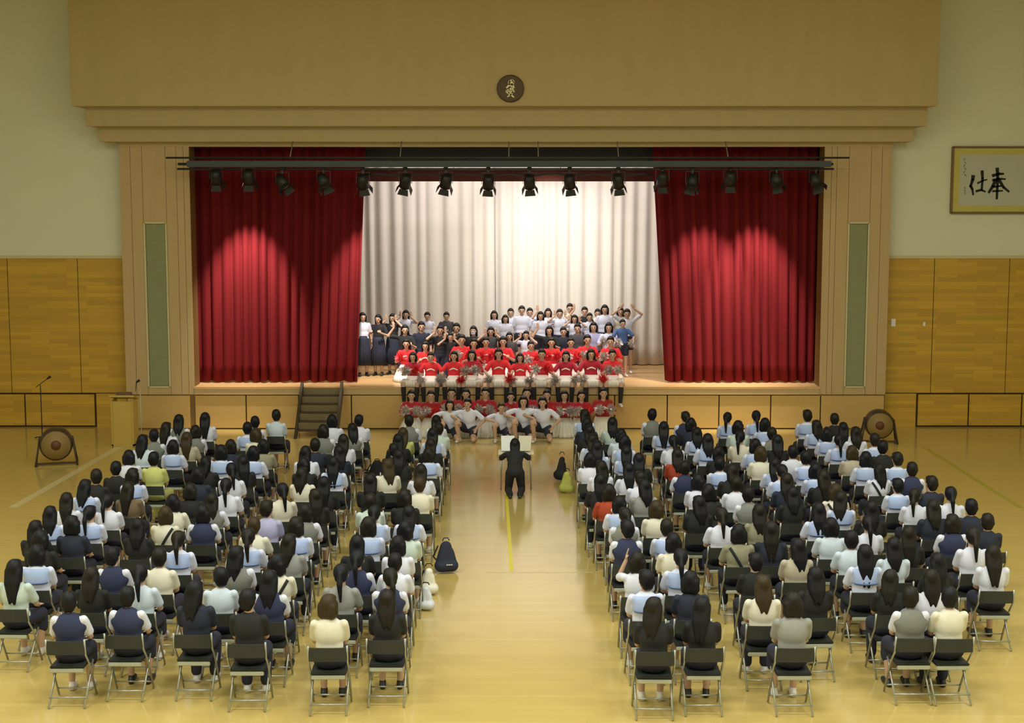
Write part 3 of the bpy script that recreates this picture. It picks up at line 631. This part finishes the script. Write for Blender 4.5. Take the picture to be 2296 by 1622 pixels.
# ---------------------------------------------------------------- audience, seated in files of chairs facing the stage
def parse(s): return [(int(a.split()[0]), int(a.split()[1]), a.split()[2], a.split()[3]) for a in s.replace('\n', ';').split(';') if a.strip()]
LEFT = parse("""318 993 L b;341 977 S v;367 964 L w;401 946 L v;434 964 B v;453 942 L w;391 994 B s;411 988 L e;341 1033 S y;437 1067 B d;485 1021 B s;510 1000 B d;453 1033 L k;505 1060 P w;287 1022 B w;213 1070 S k;263 1050 S k;292 1066 B s;191 1097 L s;152 1117 L w;252 1118 P w;284 1110 L m;117 1152 L s;196 1155 P s;91 1184 L k;152 1186 B d;106 1230 B s;64 1262 L t;252 1250 S n;68 1215 B k;388 1122 B cx;365 1160 B cx;420 1108 B k;472 1117 L v;454 1152 B n;503 1097 P w;316 1166 L k;401 1213 P s;352 1258 S c;316 1285 P b;637 1105 P c;597 1154 S p;684 1148 B v;727 1085 L k;573 1172 S c;566 1204 P s;667 1185 B s;655 1218 L g;631 1267 B cx;610 1319 L n;567 1341 S k;528 1272 L v;500 1292 S b;452 1310 L d;742 1360 B c;770 1287 P g;812 1258 P n;890 1226 B w;888 1256 S w;879 1288 P n;876 1345 L k;827 1128 S t;899 1118 B k;849 1152 P s;918 1150 L s;943 1056 L w;944 1089 S c;835 1187 B s;913 1190 B t;805 1218 L k;548 959 S s;564 944 S v;616 942 S b;595 968 B c;583 1000 B o;560 1016 B s;686 1016 L w;690 1065 L c;705 1003 S d;723 968 B v;743 945 B w;781 960 L v;800 943 S w;761 989 L w;746 1043 L s;918 944 S v;976 942 L w;988 961 S t;903 971 L y;878 1009 S k;903 1024 L k;970 978 L s;962 1017 B s;868 1047 L c;819 1085 L k;156 1347 S n;288 1335 S n;200 1290 L k""")
RIGHT = parse("""1310 935 L s;1369 948 L t;1458 933 S v;1329 985 L s;1391 977 B b;1400 997 B s;1405 1018 L s;1341 1010 L s;1314 1030 B w;1346 1045 L w;1402 1055 L w;1426 1057 S w;1440 1030 L k;1487 960 L s;1533 938 P n;1560 970 L s;1509 992 P w;1588 992 L s;1631 936 P s;1655 960 B t;1694 936 P s;1658 994 P c;1688 998 B s;1704 1022 B c;1529 1048 S n;1513 1021 L r;1614 1042 S s;1640 1058 L k;1617 1012 B k;1569 1085 B w;1713 955 B s;1726 974 S v;1805 937 S s;1826 958 L s;1865 938 S k;1851 972 B s;1883 960 L w;1876 986 P s;1744 1005 L k;1771 1008 S w;1803 1025 S s;1733 1033 L s;1750 1060 P s;1830 1055 B s;1920 980 L w;1908 1012 B e;1853 1088 L k;1954 984 S s;1973 1004 S k;1942 1033 B s;1970 1052 L wx;2011 1035 S s;2039 1050 S n;2087 1089 S d;2050 1108 P w;2015 1090 S s;2127 1108 P w;2181 1138 S d;2215 1167 S d;2137 1177 B n;2186 1213 P w;2225 1243 L w;2085 1225 L k;1342 1088 L k;1366 1106 B r;1395 1124 B s;1407 1148 P v;1411 1193 S n;1475 1138 B c;1440 1092 L g;1500 1183 S s;1514 1212 B c;1436 1258 B wr;1457 1306 S s;1530 1255 P s;1475 1368 L k;1580 1361 L k;1594 1110 B k;1648 1086 S w;1681 1110 S v;1613 1150 P w;1700 1150 L o;1663 1197 B ox;1722 1195 L d;1699 1256 S k;1713 1328 L c;1798 1228 L e;1784 1348 B g;1837 1144 L s;1892 1117 B cx;1872 1193 B b;1906 1206 S b;1921 1162 L s;1950 1178 P w;1938 1243 L s;1972 1205 L b;1832 1300 L k;2008 1295 L k;2036 1255 L w;2054 1341 S v;2098 1316 S c;1998 1172 L k;2055 1190 L k;1765 1110 L k;1545 1125 L k""")
DESC = dict(s='white sailor blouse with pale blue collar', w='white blouse', c='cream top', n='navy vest over white shirt', v='grey vest over white shirt', k='black top', d='dark navy top', g='grey top', b='pale blue shirt', t='mint shirt', y='yellow green shirt', o='olive shirt', r='rust red shirt', p='lilac shirt', e='beige top', m='brown top')
TOPM = dict(s='sailor', w='white', c='cream', n='white', v='white', k='black', d='darknavy', g='midgrey', b='paleblue', t='mint', y='lime', o='olive', r='rust', p='lilac', e='beige', m='brown')
FX = (1.42, 1.98, 2.84, 3.41, 4.22, 4.78, 5.80, 6.36)
HS = {'L': 'long hair', 'B': 'bobbed hair', 'S': 'short hair', 'P': 'ponytail', 'U': 'bun'}
FILE = ['aisle file', 'second file', 'third file', 'fourth file', 'fifth file', 'sixth file', 'seventh file', 'outer file']
ORD = ['front', 'second', 'third', 'fourth', 'fifth', 'sixth', 'seventh', 'eighth', 'ninth', 'tenth', 'eleventh', 'twelfth', 'thirteenth', 'fourteenth', 'fifteenth', 'sixteenth', 'seventeenth']
rr = random.Random(4)
for side, DATA in ((-1, LEFT), (1, RIGHT)):
    files = {i: [] for i in range(8)}
    for x, y, h, c in DATA:
        X, Y = G(x, y, 1.13); i = min(range(8), key=lambda q: abs(abs(X) - FX[q])); X = side * FX[i] * .35 + X * .65
        files[i].append([Y, X, h, c])
    for i, fl in files.items():
        fl.sort(key=lambda a: -a[0])
        # keep one chair's depth between neighbours of a file
        for _ in range(30):
            for a, b in zip(fl, fl[1:]):
                gp = a[0] - b[0]
                if gp < .80: d = (.80 - gp) / 2; a[0] += d * .6; b[0] -= d * .6
        out = []
        for a, b in zip(fl, fl[1:] + [None]):
            out.append(a)
            if b and a[0] - b[0] > 1.65:
                n = int(round((a[0] - b[0]) / .93)) - 1
                for q in range(1, n + 1): t = q / (n + 1); out.append([a[0] + (b[0] - a[0]) * t, a[1] + (b[1] - a[1]) * t, rr.choice('LLB'), rr.choice('kkd')])
        for r, (Y, X, h, c) in enumerate(out):
            c0 = c[0]; where = f"{ORD[r]} in {FILE[i]}, {'left' if side < 0 else 'right'} block"
            sc = rr.uniform(.97, 1.03); rz = rr.uniform(-.08, .08); turn = rr.choice((0, 0, 0, .35, -.35)); arm = 'lap' if rr.random() < .5 else 'thigh'
            if 'r' in c[1:]: arm = 'rs'; turn = 0
            if turn: arm = 'lap'
            hc = 2 if (c0 in 'pyce' and rr.random() < .5) else rr.choice((0, 0, 1))
            dark = c0 in 'kdy'
            label = f"{HS[h]}, {DESC[c0]}, {where}"
            if c0 == 's': label = f"{HS[h]}, sailor blouse, pale blue collar, {where}"
            if 'x' in c[1:]: label = f"{HS[h]}, {DESC[c0]}, bag strap, {where}"
            botk = 'skirt' if c0 in 'snvwb' else rr.choice(('skirt', 'trousers'))
            root, C, P = figure((X, Y, 0), rz, sc, 'seat', arm, turn, h, hc, M[TOPM[c0]], botk, M['skirt'] if c0 != 'y' else M['lime'], rr.choice('wk'), label, 'audience on the chairs', tilt=rr.uniform(-.04, .05))
            if c0 == 's': sailor(C, P, root)
            if c0 in 'nv': add('vest', extra(C, 'vest', lambda: vest_mesh(P)), M['navy' if c0 == 'n' else 'grey'], root)
            if 'x' in c[1:]:
                z = P['neck'].z; s_ = -1 if c0 == 'c' and X < 0 and Y < 20 else 1
                add('bag_strap', back_patch(C['top'], lambda u, v: (s_ * (-.12 + .22 * v + .03 * (u - .5)), z - .03 - .36 * v + .02 * (u - .5)), 1, 10, -1, .014, .008, 'bag_strap'), M['black'], root)
            if c0 == 'r' and Y < 24 and X < 1.7:
                z = P['chest'].z + .04; x0 = .07
                add('print', back_patch(C['top'], lambda u, v: (x0 + (.022 + .028 * v) * math.cos(u * 5.6 + .6), z + (.02 + .022 * v) * math.sin(u * 5.6 + .6)), 20, 1, -1, .012, .004, 'print'), M['hem'], root, 'white ring print')
                add('print', back_patch(C['top'], lambda u, v: (x0 - .11 + .17 * u, z - .065 + .008 * v + .008 * math.sin(u * 28)), 22, 1, -1, .012, .004, 'print'), M['hem'], root, 'white script print')
            chair(X, Y, rz * .4, f"folding chair, {where}")
# ---------------------------------------------------------------- performers
def place(px_, py_, D, opts=None):
    X, Z = W(px_, py_, D); return X, D, Z
def perf(px_, py_, D, zb, sn, arm, hair, topm, botk, botm, label, shoe='w', sock=None, turn=0.0, rz=0.0, hc=0, scl=None, group=None, tilt=0.0):
    """stands a figure so that its head is at the height the picture gives at distance D"""
    hh = dict(stand=1.48, kneel=1.13, heels=.86, squat=.81, edge=.685)[sn]
    X, Z = W(px_, py_, D); sc = max(.88, min(1.10, (Z - zb) / hh))
    return figure((X, D, zb), math.pi + rz, sc, sn, arm, turn, hair, hc, topm, botk, botm, shoe, label, group, sock, tilt) + (sc, X)
POMS = []
def pom_mesh(seed):
    rnd = random.Random(seed); bm = bmesh.new(); bmesh.ops.create_icosphere(bm, subdivisions=1, radius=.05)
    for _ in range(210):
        d = V((rnd.gauss(0, 1), rnd.gauss(0, 1), rnd.gauss(0, 1))).normalized(); L = rnd.uniform(.10, .15); a = d.orthogonal().normalized() * .0055; b = d.cross(a); k = rnd.uniform(-.3, .3)
        p = [d * .03 + a, d * .03 - a, d * L + b * 2 + a * .6 + V((0, 0, -.012)), d * L + b * 2 - a * .6 + V((0, 0, -.012)), d * .03 + b]
        vs = [bm.verts.new(q) for q in p]; bm.faces.new((vs[0], vs[1], vs[3], vs[2])); bm.faces.new((vs[0], vs[4], vs[2])); bm.faces.new((vs[1], vs[3], vs[4]))
    me = bpy.data.meshes.new('pompom'); bm.to_mesh(me); bm.free(); return me
PM = [pom_mesh(i) for i in range(3)]
PMAT = {'silver': mat('foil_silver', (.62, .56, .52), .32, .55), 'red': mat('foil_red', (.75, .03, .04), .4, .25)}
def pompoms(root, P, arm, col, who, k_only=None):
    bpy.context.view_layer.update()
    for k in (1, -1):
        if k_only and k != k_only: continue
        wr, hd, nm, hint, cu = ARMS[arm](P, k); sh = V((P['sh'][0] * k, *P['sh'][1:])); el, wr = ik(sh, wr, .265, .235, hint)
        c = col if isinstance(col, str) else col[0 if k > 0 else 1]
        p = root.matrix_world @ (wr + V(hd).normalized() * .10)
        o = bpy.data.objects.new('pompom', PM[rr.randrange(3)]); COL.objects.link(o); o.location = p; o.rotation_euler = (rr.random() * 6, rr.random() * 6, 0)
        if not o.data.materials: o.data.materials.append(PMAT['silver'])
        o.material_slots[0].link = 'OBJECT'; o.material_slots[0].material = PMAT[c]
        tag(o, f"{c} pompom, {'left' if k < 0 else 'right'} hand of {who}", 'pompom', 'cheer pompoms')
def number_print(C, root, z0=.02):
    z = C['P']['chest'].z + z0
    add('print', extra(C, 'print%0.2f' % z0, lambda: back_patch(C['top'], lambda u, v: ((u - .5) * .20, z - .018 - .03 * v + .022 * math.cos((u - .5) * 5)), 8, 2, 1, .012, .005, 'print')), M['hem'], root)
# back row, standing
BACK = [
 (813, 712, 35.9, 'down', 'B', 'white', 'longskirt', 'darknavy', 'k', 'girl in white top and long dark skirt half hidden by the left curtain', .3),
 (848, 716, 36.0, 'pom', 'L', 'black', 'longskirt', 'skirt', 'k', 'performer in black with long navy skirt, second from the left curtain', -.2),
 (880, 714, 36.2, 'peace', 'L', 'black', 'longskirt', 'darknavy', 'k', 'performer in black raising both hands beside her cheeks, left end', -.2),
 (910, 706, 37.0, 'peace', 'L', 'white', 'longskirt', 'skirt', 'k', 'tall long haired performer in white behind the black clothed ones', 0),
 (958, 710, 37.0, 'down', 'P', 'white', 'shorts', 'skirt', 'w', 'performer in white with ponytail standing left of the charcoal shirt', 0),
 (1001, 710, 36.9, 'down', 'U', 'charcoal', 'trousers', 'skirt', 'k', 'smiling performer in charcoal shirt standing alone, centre left back row', 0),
 (1108, 707, 37.1, 'down', 'B', 'white', 'shorts', 'skirt', 'w', 'performer in white, first of the white group at the curtain split', 0),
 (1145, 702, 37.3, 'down', 'S', 'white', 'shorts', 'skirt', 'w', 'short haired performer in white, second of the white back group', 0),
 (1133, 716, 36.7, 'down', 'B', 'white', 'shorts', 'skirt', 'w', 'performer in white stooping before the curtain split', .1),
 (1170, 697, 37.0, 'down', 'U', 'white', 'shorts', 'skirt', 'w', 'tall performer in white with hair tied back, centre of back row', 0),
 (1188, 701, 37.5, 'down', 'S', 'white', 'shorts', 'skirt', 'w', 'performer in white peeping behind the tall centre one', 0),
 (1212, 709, 36.8, 'down', 'B', 'white', 'shorts', 'skirt', 'w', 'bob haired performer in white, left one of the bobbed pair', 0),
 (1229, 702, 37.3, 'wave', 'B', 'white', 'shorts', 'skirt', 'w', 'bob haired performer in white, right one of the bobbed pair', 0),
 (1255, 704, 37.0, 'peace', 'S', 'white', 'shorts', 'skirt', 'w', 'performer in white with hands at cheeks right of the bobbed pair', 0),
 (1278, 692, 37.5, 'down', 'U', 'cream', 'trousers', 'skirt', 'w', 'tallest performer in cream top with hair tied back', 0),
 (1288, 716, 36.6, 'peace', 'B', 'white', 'shorts', 'skirt', 'w', 'performer in white below the tallest one, hands up', 0),
 (1311, 699, 37.3, 'wave', 'U', 'black', 'shorts', 'skirt', 'w', 'performer in black waving in the back row of white shirts', 0),
 (1322, 712, 36.8, 'down', 'S', 'white', 'shorts', 'skirt', 'w', 'performer in white in front of the waving black shirt', 0),
 (1340, 703, 37.6, 'down', 'S', 'cream', 'shorts', 'skirt', 'w', 'performer peeping behind the broad white shirt, right side', 0),
 (1356, 695, 37.0, 'down', 'B', 'white', 'shorts', 'skirt', 'w', 'tall performer in loose white shirt, right part of back row', 0),
 (1391, 700, 37.2, 'down', 'B', 'cream', 'shorts', 'skirt', 'w', 'performer in cream behind the blue shirt at the right end', 0),
 (1406, 704, 36.4, 'up', 'S', 'white', 'shorts', 'skirt', 'w', 'performer in white with both arms raised behind her head, right end', 0),
]
for x, y, D, arm, h, tm, bk, bmt, sh, lb, t in BACK:
    perf(x, y, D, ZS, 'stand', arm, h, M[tm], bk, M[bmt], lb, sh, None, 0, t, 1 if x > 1100 else 0, group='back row of performers')
r = perf(1396, 729, 35.75, ZS, 'stand', 'low', 'U', M['blue'], 'shorts', M['darknavy'], 'performer in blue shirt and navy shorts standing at the right end', 'w', None, 0, .15, group='back row of performers')
pompoms(r[0], r[2], 'low', 'silver', 'the blue shirted performer')
# second row, kneeling upright
MID = [
 (908, 740, 35.7, 'wave', 'L', 'black', 'performer in black kneeling, first in the dark row from the left'), (945, 733, 36.0, 'down', 'S', 'darknavy', 'performer in dark navy kneeling left of the glasses wearer'),
 (987, 741, 35.7, 'peace', 'S', 'black', 'performer in black making hand signs, left dark row'), (1024, 736, 35.9, 'down', 'S', 'black', 'short haired performer in black below the charcoal shirt'),
 (1011, 756, 35.5, 'peace', 'L', 'black', 'long haired performer in black hiding her face with a hand'), (1062, 742, 35.8, 'down', 'L', 'black', 'long haired performer in black with a white face mask'),
 (1101, 744, 35.8, 'peace', 'L', 'charcoal', 'performer in charcoal with both hands over her mouth'), (1142, 755, 35.5, 'down', 'L', 'charcoal', 'long haired performer in charcoal shirt near the stage centre'),
 (1180, 752, 35.7, 'peace', 'S', 'white', 'performer in white with hands at cheeks in the second row'), (1232, 742, 35.8, 'wave', 'B', 'black', 'performer in black waving, right dark row, first'),
 (1263, 744, 35.8, 'down', 'P', 'darknavy', 'performer in dark navy, right dark row, second'), (1295, 737, 36.0, 'down', 'P', 'charcoal', 'performer in charcoal, right dark row, third'),
 (1331, 734, 36.1, 'down', 'B', 'lilac', 'performer in lilac grey sailor top, right dark row, fourth'), (1365, 735, 36.0, 'pom', 'B', 'sailor', 'performer in white sailor top, right dark row, last'),
]
for x, y, D, arm, h, tm, lb in MID:
    r = perf(x, y, D, ZS, 'kneel', arm, h, M[tm], 'trousers', M['skirt'], lb, 'w', None, 0, rr.uniform(-.15, .15), group='kneeling row of performers')
    if x == 1062: add('face_mask', back_patch(r[1]['body'], lambda u, v: ((u - .5) * .11, r[2]['head'].z - .005 - .085 * v), 8, 6, 1, .012, .006, 'face_mask'), M['white'], r[0], 'white face mask')
    if x == 1365: pompoms(r[0], r[2], 'pom', ('silver', 'silver'), 'the last one of the right dark row', 1)
# third row, red shirts sitting on their heels
RED = [(910, 773, 34.95, 'L'), (953, 778, 34.85, 'B'), (1036, 762, 35.15, 'S'), (1063, 772, 34.85, 'L'), (1090, 769, 35.0, 'S'), (1128, 768, 35.1, 'L'), (1192, 777, 34.95, 'S'), (1237, 770, 35.0, 'L'), (1281, 770, 35.1, 'P'), (1319, 762, 35.15, 'S'), (1368, 768, 34.95, 'P')]
n8 = ['first', 'second', 'third', 'fourth', 'fifth', 'sixth', 'seventh', 'eighth', 'ninth', 'tenth', 'eleventh']
for i, (x, y, D, h) in enumerate(RED):
    who = f'the {n8[i]} red shirt of the heel sitting row'
    r = perf(x, y, D, ZS, 'heels', 'pom', h, M['brightred'], 'flare', M['hem'], f'{HS[h]}, bright red shirt, sitting on heels, {n8[i]} from left behind the stage edge', 'w', None, 0, rr.uniform(-.15, .15), 1, group='red shirts sitting on heels')
    number_print(r[1], r[0])
    if i in (0, 2, 4, 6, 7, 8, 9, 10): pompoms(r[0], r[2], 'pom', 'red' if i in (0, 4, 7) else ('silver', 'red'), who)
# stage edge, legs hanging
EDGE = [(926, 801, 'B', 'deepred'), (966, 801, 'S', 'brightred'), (1018, 799, 'L', 'brightred'), (1058, 797, 'B', 'deepred'), (1118, 794, 'L', 'brightred'), (1166, 803, 'B', 'brightred'), (1215, 795, 'S', 'brightred'), (1269, 799, 'L', 'deepred'), (1325, 795, 'B', 'deepred'), (1373, 796, 'P', 'brightred')]
for i, (x, y, h, tm) in enumerate(EDGE):
    who = f'the {n8[i]} girl on the stage edge'
    r = perf(x, y, 34.16, ZS, 'edge', 'low' if i % 3 else 'pom', h, M[tm], 'flare', M['hem'], f'{HS[h]}, {"dark" if tm == "deepred" else "bright"} red shirt, white skirt, {n8[i]} from left sitting on stage edge', 'w', M['black'], 0, rr.uniform(-.12, .12), 1, group='red shirts sitting on the stage edge')
    number_print(r[1], r[0]); pompoms(r[0], r[2], 'low' if i % 3 else 'pom', 'silver' if i % 2 else ('silver', 'red'), who)
# floor row in red, on their heels before the stage
LOW = [(922, 889, 'L'), (966, 890, 'P'), (1012, 884, 'S'), (1044, 886, 'L'), (1087, 884, 'P'), (1146, 892, 'S'), (1182, 884, 'L'), (1226, 888, 'S'), (1266, 890, 'B'), (1306, 890, 'L'), (1355, 883, 'L')]
for i, (x, y, h) in enumerate(LOW):
    who = f'the {n8[i]} girl of the floor row'
    r = perf(x, y, 33.02, 0, 'heels', 'pom', h, M['shadedred' if i % 3 else 'deepred'], 'flare', M['cream'], f'{HS[h]}, red shirt, white skirt, {n8[i]} from left kneeling on floor before the stage', 'w', None, 0, rr.uniform(-.12, .12), 1, group='red shirts on the floor')  # shirt red darkened in the cloth colour to stand for weaker light down here
    number_print(r[1], r[0]); pompoms(r[0], r[2], 'pom', ('silver', 'red') if i % 2 else 'silver', who)
# white shirts squatting in front
for i, (x, y, h, hx) in enumerate(((1008, 908, 'B', 1), (1050, 905, 'S', 0), (1123, 914, 'S', 2), (1173, 900, 'B', 1), (1217, 902, 'L', 0))):
    perf(x, y, 32.25, 0, 'squat', 'knee', h, M['white'], 'shorts', M['skirt'], f'{HS[h]}, white shirt, dark shorts, {n8[i]} from left of the five squatting in front', 'w', None, 0, rr.uniform(-.2, .2), hx, group='white shirts squatting in front')
# ---------------------------------------------------------------- kneeling helper in black, small table with papers
tx, tyy = G(1157, 1018, .68)[0], 27.05
r = figure((tx - .02, 26.42, 0), 0.0, .95, 'lean', 'table', 0, 'L', 0, M['black'], 'trousers', M['black'], 'k', 'person in black kneeling in the aisle at the small table')
t = empty('small_table', (tx, tyy, 0), label='small light folding table in the aisle before the performers', cat='table')
box('table_top', -.33, .33, -.20, .25, .66, .68, mat('pale_laminate', (.78, .74, .55), .4), t, bev=.004)
for a in (-1, 1):
    for b in (-1, 1): tube('leg', [(a * .27, b * .16, .66), (a * .28, b * .19, 0)], .013, M['tube'], t, 8)
PAP = mat('paper_sheet', (.78, .80, .82), .8)
for i, (x0, x1, rz) in enumerate(((-.27, -.02, .04), (.03, .27, -.10))):
    p = box('paper_sheet', -(x1 - x0) / 2, (x1 - x0) / 2, 0, .36, 0, .006, PAP if i == 0 else mat('cream_sheet', (.66, .64, .50), .8))
    p.location = (tx + (x0 + x1) / 2, tyy - .02, .70); p.rotation_euler = (math.radians(42), 0, rz)
    tag(p, ('white printed sheets propped on the left half of the small table', 'cream sheets propped on the right half of the small table')[i], 'paper')
bx = box('sheet_prop', -.26, .26, .0, .012, 0, .20, M['black']); bx.location = (tx, tyy + .20, .68); tag(bx, 'low dark prop standing behind the sheets on the small table', 'stand')
# ---------------------------------------------------------------- stage steps, drums, lectern, stands
wd = mat('dark_step_wood', (.045, .03, .012), .5); wt = mat('tread_wood', (.17, .13, .055), .5)
sx0 = W(672, 930, 33.3)[0]; sx1 = W(762, 930, 33.3)[0]; yb = G(665, 985)[1]
t = empty('stage_steps', ((sx0 + sx1) / 2, yb, 0), label='steep dark wooden steps leaning against the stage front', cat='steps')
hw = (sx1 - sx0) / 2; dp = YF - .04 - yb
for k in (-1, 1):
    bm = bmesh.new(); xs_ = (k * hw - .03, k * hw + .03); q = [(0, 0), (.16, 0), (dp, .86), (dp, 1.12), (dp - .10, 1.12)]
    v0 = [[bm.verts.new((x_, a, b)) for a, b in q] for x_ in xs_]; bm.faces.new(v0[0]); bm.faces.new(v0[1])
    for i in range(5): bm.faces.new((v0[0][i], v0[0][(i + 1) % 5], v0[1][(i + 1) % 5], v0[1][i]))
    link('side_rail', me_of(bm, 'side_rail'), wd, t)
for i in range(5):
    z = .17 * (i + 1); y = dp * (z - .04) / 1.02
    box('tread', -hw + .03, hw - .03, y - .0, y + .22, z - .03, z, wd, t, bev=.004); box('riser', -hw + .03, hw - .03, y + .17, y + .185, z, z + .14, wt, t)
DR = mat('drum_shell', (.045, .03, .012), .4); DH = mat('drum_skin', (.26, .17, .05), .6, noise=(3, .25)); DP = mat('drum_patch', (.13, .045, .015), .6)
def drum(px_, py_, rz, R_, label):
    x, y = G(px_, py_); t = empty('big_drum', (x, y, 0), rz, label, 'drum'); zc = R_ + .09
    s_ = lathe('shell', [(R_ * .86, -.24), (R_ * .97, -.16), (R_, 0), (R_ * .97, .16), (R_ * .86, .24)], DR, t, 36, 'Y'); s_.location = (0, .25, zc)
    for k, yy in ((-1, -.252), (1, .245)):
        h_ = lathe('drum_head', [(R_ * .85, 0), (R_ * .85, .007)], DH, t, 36, 'Y'); h_.location = (0, .25 + yy, zc)
    c_ = lathe('centre_patch', [(R_ * .30, -.004), (R_ * .30, .001)], DP, t, 24, 'Y'); c_.location = (0, -.005, zc)
    for k in range(20):
        a_ = 2 * math.pi * k / 20; bm = bmesh.new(); bmesh.ops.create_icosphere(bm, subdivisions=1, radius=.014); n_ = link('stud', me_of(bm, 'stud', True), DP, t); n_.location = (R_ * .87 * math.cos(a_), .02, zc + R_ * .87 * math.sin(a_))
    for k in (-1, 1):
        tube('stand_leg', [(k * (R_ * .95), .12, zc + .12), (k * (R_ + .07), .0, 0)], .018, wd, t, 8); tube('stand_leg', [(k * (R_ * .95), .38, zc + .12), (k * (R_ + .07), .5, 0)], .018, wd, t, 8)
        box('stand_rail', k * (R_ + .06) - .02, k * (R_ + .06) + .02, 0, .5, .03, .07, wd, t)
    box('crossbar', -R_ - .06, R_ + .06, .03, .07, .03, .07, wd, t)
drum(127, 1046, .28, .335, 'big dark drum on a stand beside the left wall'); drum(1972, 996, -.15, .32, 'big brown drum on a stand behind the right audience block')
lx, ly = G(276, 1001); LW = mat('lectern_wood', (.50, .35, .07), .5)
t = empty('lectern', (lx, ly, 0), label='plain wooden lectern standing beside the left pilaster', cat='lectern')
box('side_panel', -.24, -.21, 0, .42, 0, 1.0, LW, t); box('side_panel', .21, .24, 0, .42, 0, 1.0, LW, t); box('front_panel', -.21, .21, .02, .05, .02, .98, LW, t); box('base_board', -.24, .24, 0, .42, 0, .04, LW, t)
tp_ = box('sloping_top', -.27, .27, -.24, .24, -.02, .02, LW, t, bev=.005); tp_.location = (0, .2, 1.05); tp_.rotation_euler = (math.radians(-12), 0, 0)
b = box('black_case', -.16, .16, -.07, .07, 0, .07, mat('grey_brown_plastic', (.13, .08, .05), .5)); b.location = (lx, ly + .20, 1.085); tag(b, 'small dark flat case lying on the lectern top', 'case')
def mic(px_, py_, h, m, label, boom):
    x, y = G(px_, py_); t = empty('microphone_stand', (x, y, 0), label=label, cat='stand')
    for k in range(3): a_ = k * 2.094 + .5; tube('leg', [(0, 0, .06), (.24 * math.cos(a_), .24 * math.sin(a_), .012)], .010, M['black'], t, 6)
    tube('pole', [(0, 0, .03), (0, 0, h)], .011, m, t, 8); tube('boom', [(-.10, 0, h - .05), (boom, 0, h + .14)], .008, M['black'], t, 6); tube('microphone', [(boom, 0, h + .14), (boom + .07, 0, h + .19)], .018, M['black'], t, 8, .03)
mic(95, 985, 1.22, M['black'], 'dark microphone stand behind the left drum', .16); mic(318, 1000, 1.25, mat('pale_pole', (.45, .40, .30), .4), 'pale microphone stand between lectern and front chairs', -.08)
# ---------------------------------------------------------------- bags beside the chairs
def bag(px_, py_, dims, rz, lean, m, label, name='backpack', mark=False, name2='bag'):
    x, y = G(px_, py_); w_, d_, h_ = dims; t = empty(name, (x, y, 0), rz, label, name2)
    bm = bmesh.new(); cap(bm, (-w_ * .25, 0, h_ * .22), h_ * .2, (w_ * .25, 0, h_ * .22), h_ * .2, 12, (1, d_ / (h_ * .4), 1)); cap(bm, (-w_ * .15, 0, h_ * .3), w_ * .33, (0, lean, h_ * .8), w_ * .26, 12, (1, d_ / w_, 1)); cap(bm, (w_ * .2, 0, h_ * .25), w_ * .28, (w_ * .1, lean * .8, h_ * .62), w_ * .26, 12, (1, d_ / w_, 1))
    for v in bm.verts: v.co.z = max(v.co.z, .004)
    add('bag_body', fuse(bm, 'bag_body', .014, 3, .5), m, t)
    tube('strap', [(-w_ * .2, d_ * .5, h_ * .2), (-w_ * .5, d_ * .6, h_ * .45), (-w_ * .3, d_ * .45 + lean * .7, h_ * .8)], .012, M['black'], t, 6); tube('handle', [(-.05, lean, h_ * 1.0), (-.03, lean, h_ * 1.09), (.03, lean, h_ * 1.09), (.05, lean, h_ * 1.0)], .008, M['black'], t, 6)
    if mark:
        bm = bmesh.new()
        for i in range(5): box_bm(bm, -.02 + i * .018, -.008 + i * .018, -d_ * .62, -d_ * .58, h_ * .30 + (i % 2) * .004, h_ * .30 + .014)
        link('lettering', me_of(bm, 'lettering'), M['hem'], t)
    return t
bag(1001, 1284, (.34, .24, .46), .2, .04, M['darknavy'], 'dark navy backpack with pale lettering on the aisle floor, left chairs', mark=True)
bag(1271, 1106, (.26, .2, .42), -.3, .0, mat('lime_bag', (.45, .47, .10), .7, noise=(9, .3)), 'yellow green bag on the floor beside the right aisle chairs', 'shoulder_bag')
bag(1258, 1078, (.22, .2, .50), -.4, .05, M['black'], 'slim black bag standing beside the right aisle chairs', 'shoulder_bag')
bag(846, 1083, (.40, .3, .42), .1, .0, M['black'], 'black bag on the floor between the left file pairs', 'shoulder_bag')
PL = mat('white_film', (.80, .78, .66), .5)
bag(962, 1334, (.22, .2, .40), .1, .0, PL, 'creamy white carrier bag beside the left aisle chairs, upper one', 'carrier_bag'); bag(955, 1368, (.22, .2, .34), -.2, .0, mat('bluish_film', (.70, .74, .82), .5), 'bluish white carrier bag beside the left aisle chairs, lower one', 'carrier_bag')
